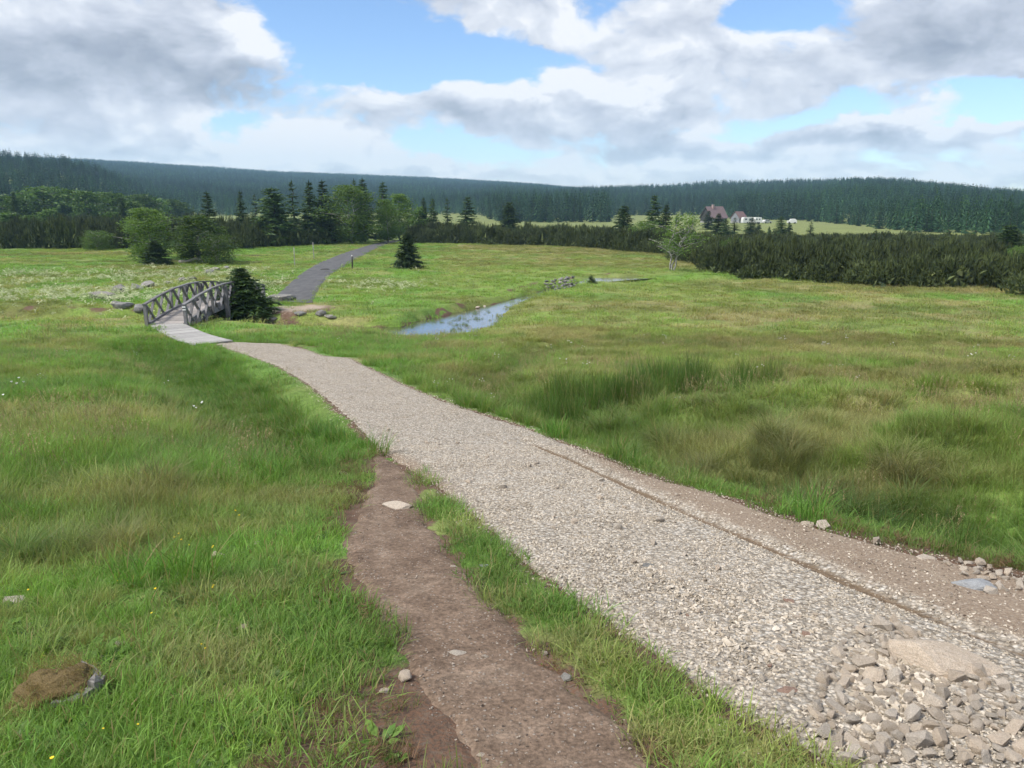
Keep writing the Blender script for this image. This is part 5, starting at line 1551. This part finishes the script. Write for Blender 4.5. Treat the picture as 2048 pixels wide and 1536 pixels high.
def k_sedge(x, y):
    extra = np.zeros(len(x))
    for u, v, ru in [(150, 1095, .22), (365, 1090, .20), (520, 1068, .16), (230, 1085, .16), (60, 1110, .2), (330, 985, .3), (120, 990, .3), (420, 900, .4)]:
        p = pz(u, v); extra = np.maximum(extra, np.exp(-((x - p[0]) / ru) ** 2 - ((y - p[1]) / ru) ** 2))
    d, _, _ = dist_line(x, y, ditches[2][0])
    a = np.exp(-((d - .9) / 1.0) ** 2) * (x > 1.2)
    return np.maximum(np.clip(a * .8 + .03, 0, 1) * k_mead(x, y) * sstep(fbm(x / .9, y / .9, 61, 2), .4, .6), np.where(extra > .4, 1, 0))
grass('sedge_tussocks', 'dense drooping sedge tussocks in the ditch right of the track', sedgeP, 4, 2, 26, 44, 11, .6, 1.05, k_sedge, tintmul=(.82, .82, .9), tilt=.2, low=lambda x, y: .55 + .45 * sstep(np.hypot(x, y), 4.0, 9.0))
def k_rush(x, y):
    t_ = np.zeros(len(x))
    for u, v, ru, rv in [(1160, 795, 1.0, 1.4), (1240, 800, 1.2, 1.2), (1330, 790, 1.0, 1.0), (1440, 780, 1.2, .8), (1380, 795, 1.0, 1.0)]:
        p = pz(u, v); t_ = np.maximum(t_, np.exp(-((x - p[0]) / ru) ** 2 - ((y - p[1]) / rv) ** 2))
    return np.where(t_ > .3, t_, 0)
grass('rush_clumps', 'dark upright rushes standing in the wet hollow right of the track', rushP, 3, 9, 24, 30, 12, .6, .95, k_rush, tintmul=(.66, .74, .66))
def k_seed(x, y): return k_mead(x, y) * sstep(fbm(x / 4, y / 2.5, 131, 3) + .10 * (x > 2), .48, .68)
grass('seed_heads', 'pale brown grass seed heads standing over the meadow', seedP, 4, 2.2, 40, 44, 3.0, .6, .95, k_seed, low=lambda x, y: .5 + .5 * sstep(np.hypot(x, y), 3.5, 9.0))
def k_weed(x, y): return (1 - .9 * barefn(x, y)) * np.where(sdist(x, y, DPOLY[::4]) < -.03, 1, 0) * sstep(-x, -.6, .9) * np.clip(1.2 - .14 * np.hypot(x, y), 0, 1)
grass('broadleaf_weeds', 'low broadleaf weeds and clover in the nearest turf', weedP, 7, 1.4, 8, 46, 60, .35, .75, k_weed)
def k_fl(x, y):
    t_ = np.zeros(len(x))
    for u, v, ru, rv in [(150, 575, 11, 11), (60, 555, 12, 9), (380, 560, 8, 7), (250, 600, 8, 5), (60, 600, 9, 4), (500, 570, 5, 6), (760, 575, 3, 3)]:
        p = pz(u, v); t_ = np.maximum(t_, np.exp(-((x - p[0]) / ru) ** 2 - ((y - p[1]) / rv) ** 2))
    return np.clip(t_, 0, 1) * sstep(fbm(x / 2.2, y / 1.6, 171, 3), .40, .60) * k_far(x, y)
grass('flower_meadow', 'carpet of small white meadow flowers behind the footbridge', whiteFarP, 3, 36, 85, 42, 9.0, .8, 1.2, k_fl)
grass('white_flowers', 'scattered small white flowers in the near meadow', whiteP, 3, 9, 34, 42, .10, .6, 1.1, k_mead)
grass('yellow_flowers', 'scattered yellow buttercups in the nearest grass', yellowP, 3, 1.5, 6, 46, 1.8, .7, 1.1, lambda x, y: k_mead(x, y) * (x < 0))

_ip = []
for u_, v_, k_, r_ in [(938, 638, 16, .45), (925, 650, 9, .3), (962, 626, 10, .35), (905, 658, 5, .25), (880, 645, 6, .3)]:
    p = pz(u_, v_, WATER)
    for _ in range(k_): _ip.append((p[0] + rng.normal(0, r_ * 1.3), p[1] + rng.normal(0, r_), WATER - .05))
_ip = np.array(_ip); _k = len(_ip); _s = rng.uniform(.25, .6, _k)
scatter('pool_sedges', lushP, _ip, upright(_k, .2), np.stack([_s * 1.3, _s * 1.3, _s], 1), rng.integers(0, 5, _k), np.array([.12, .19, .05]) * rng.uniform(.7, 1.2, (_k, 1)), 'small green sedge islands standing in the stream pool', 'grass')
_k = 26; _a = rng.uniform(0, 6.28, _k); _r = .17 * np.sqrt(rng.random(_k))
_x = STUMP[0] - .05 + _r * np.cos(_a); _y = STUMP[1] + _r * np.sin(_a); _z = STUMP[2] + .10 * np.sqrt(np.clip(1 - (_r / .18) ** 2, 0, 1)) + .0
_s = rng.uniform(.25, .5, _k)
scatter('stump_grass', shortP, np.stack([_x, _y, _z], 1), upright(_k, .5), np.stack([_s, _s, _s], 1), rng.integers(0, 5, _k), np.array([.24, .19, .08]) * rng.uniform(.7, 1.25, (_k, 1)), 'dry moss and grass tufts growing over the rotten stump', 'grass')

# ------------------------------------------------------------------ haze
mb = MB(); mb.box((0, 1250, 70), (5200, 3400, 190))
m_ = bpy.data.materials.new('haze_air'); m_.use_nodes = True; nt = m_.node_tree; nt.nodes.clear()
pv = nt.nodes.new('ShaderNodeVolumePrincipled'); pv.inputs['Color'].default_value = (.44, .71, 1, 1); pv.inputs['Density'].default_value = .00020; pv.inputs['Anisotropy'].default_value = 0.0
ou = nt.nodes.new('ShaderNodeOutputMaterial'); nt.links.new(pv.outputs[0], ou.inputs['Volume'])
tag(obj('haze', mb.mesh('haze'), m_), 'thin bluish summer haze in the valley air', 'haze', kind='stuff')
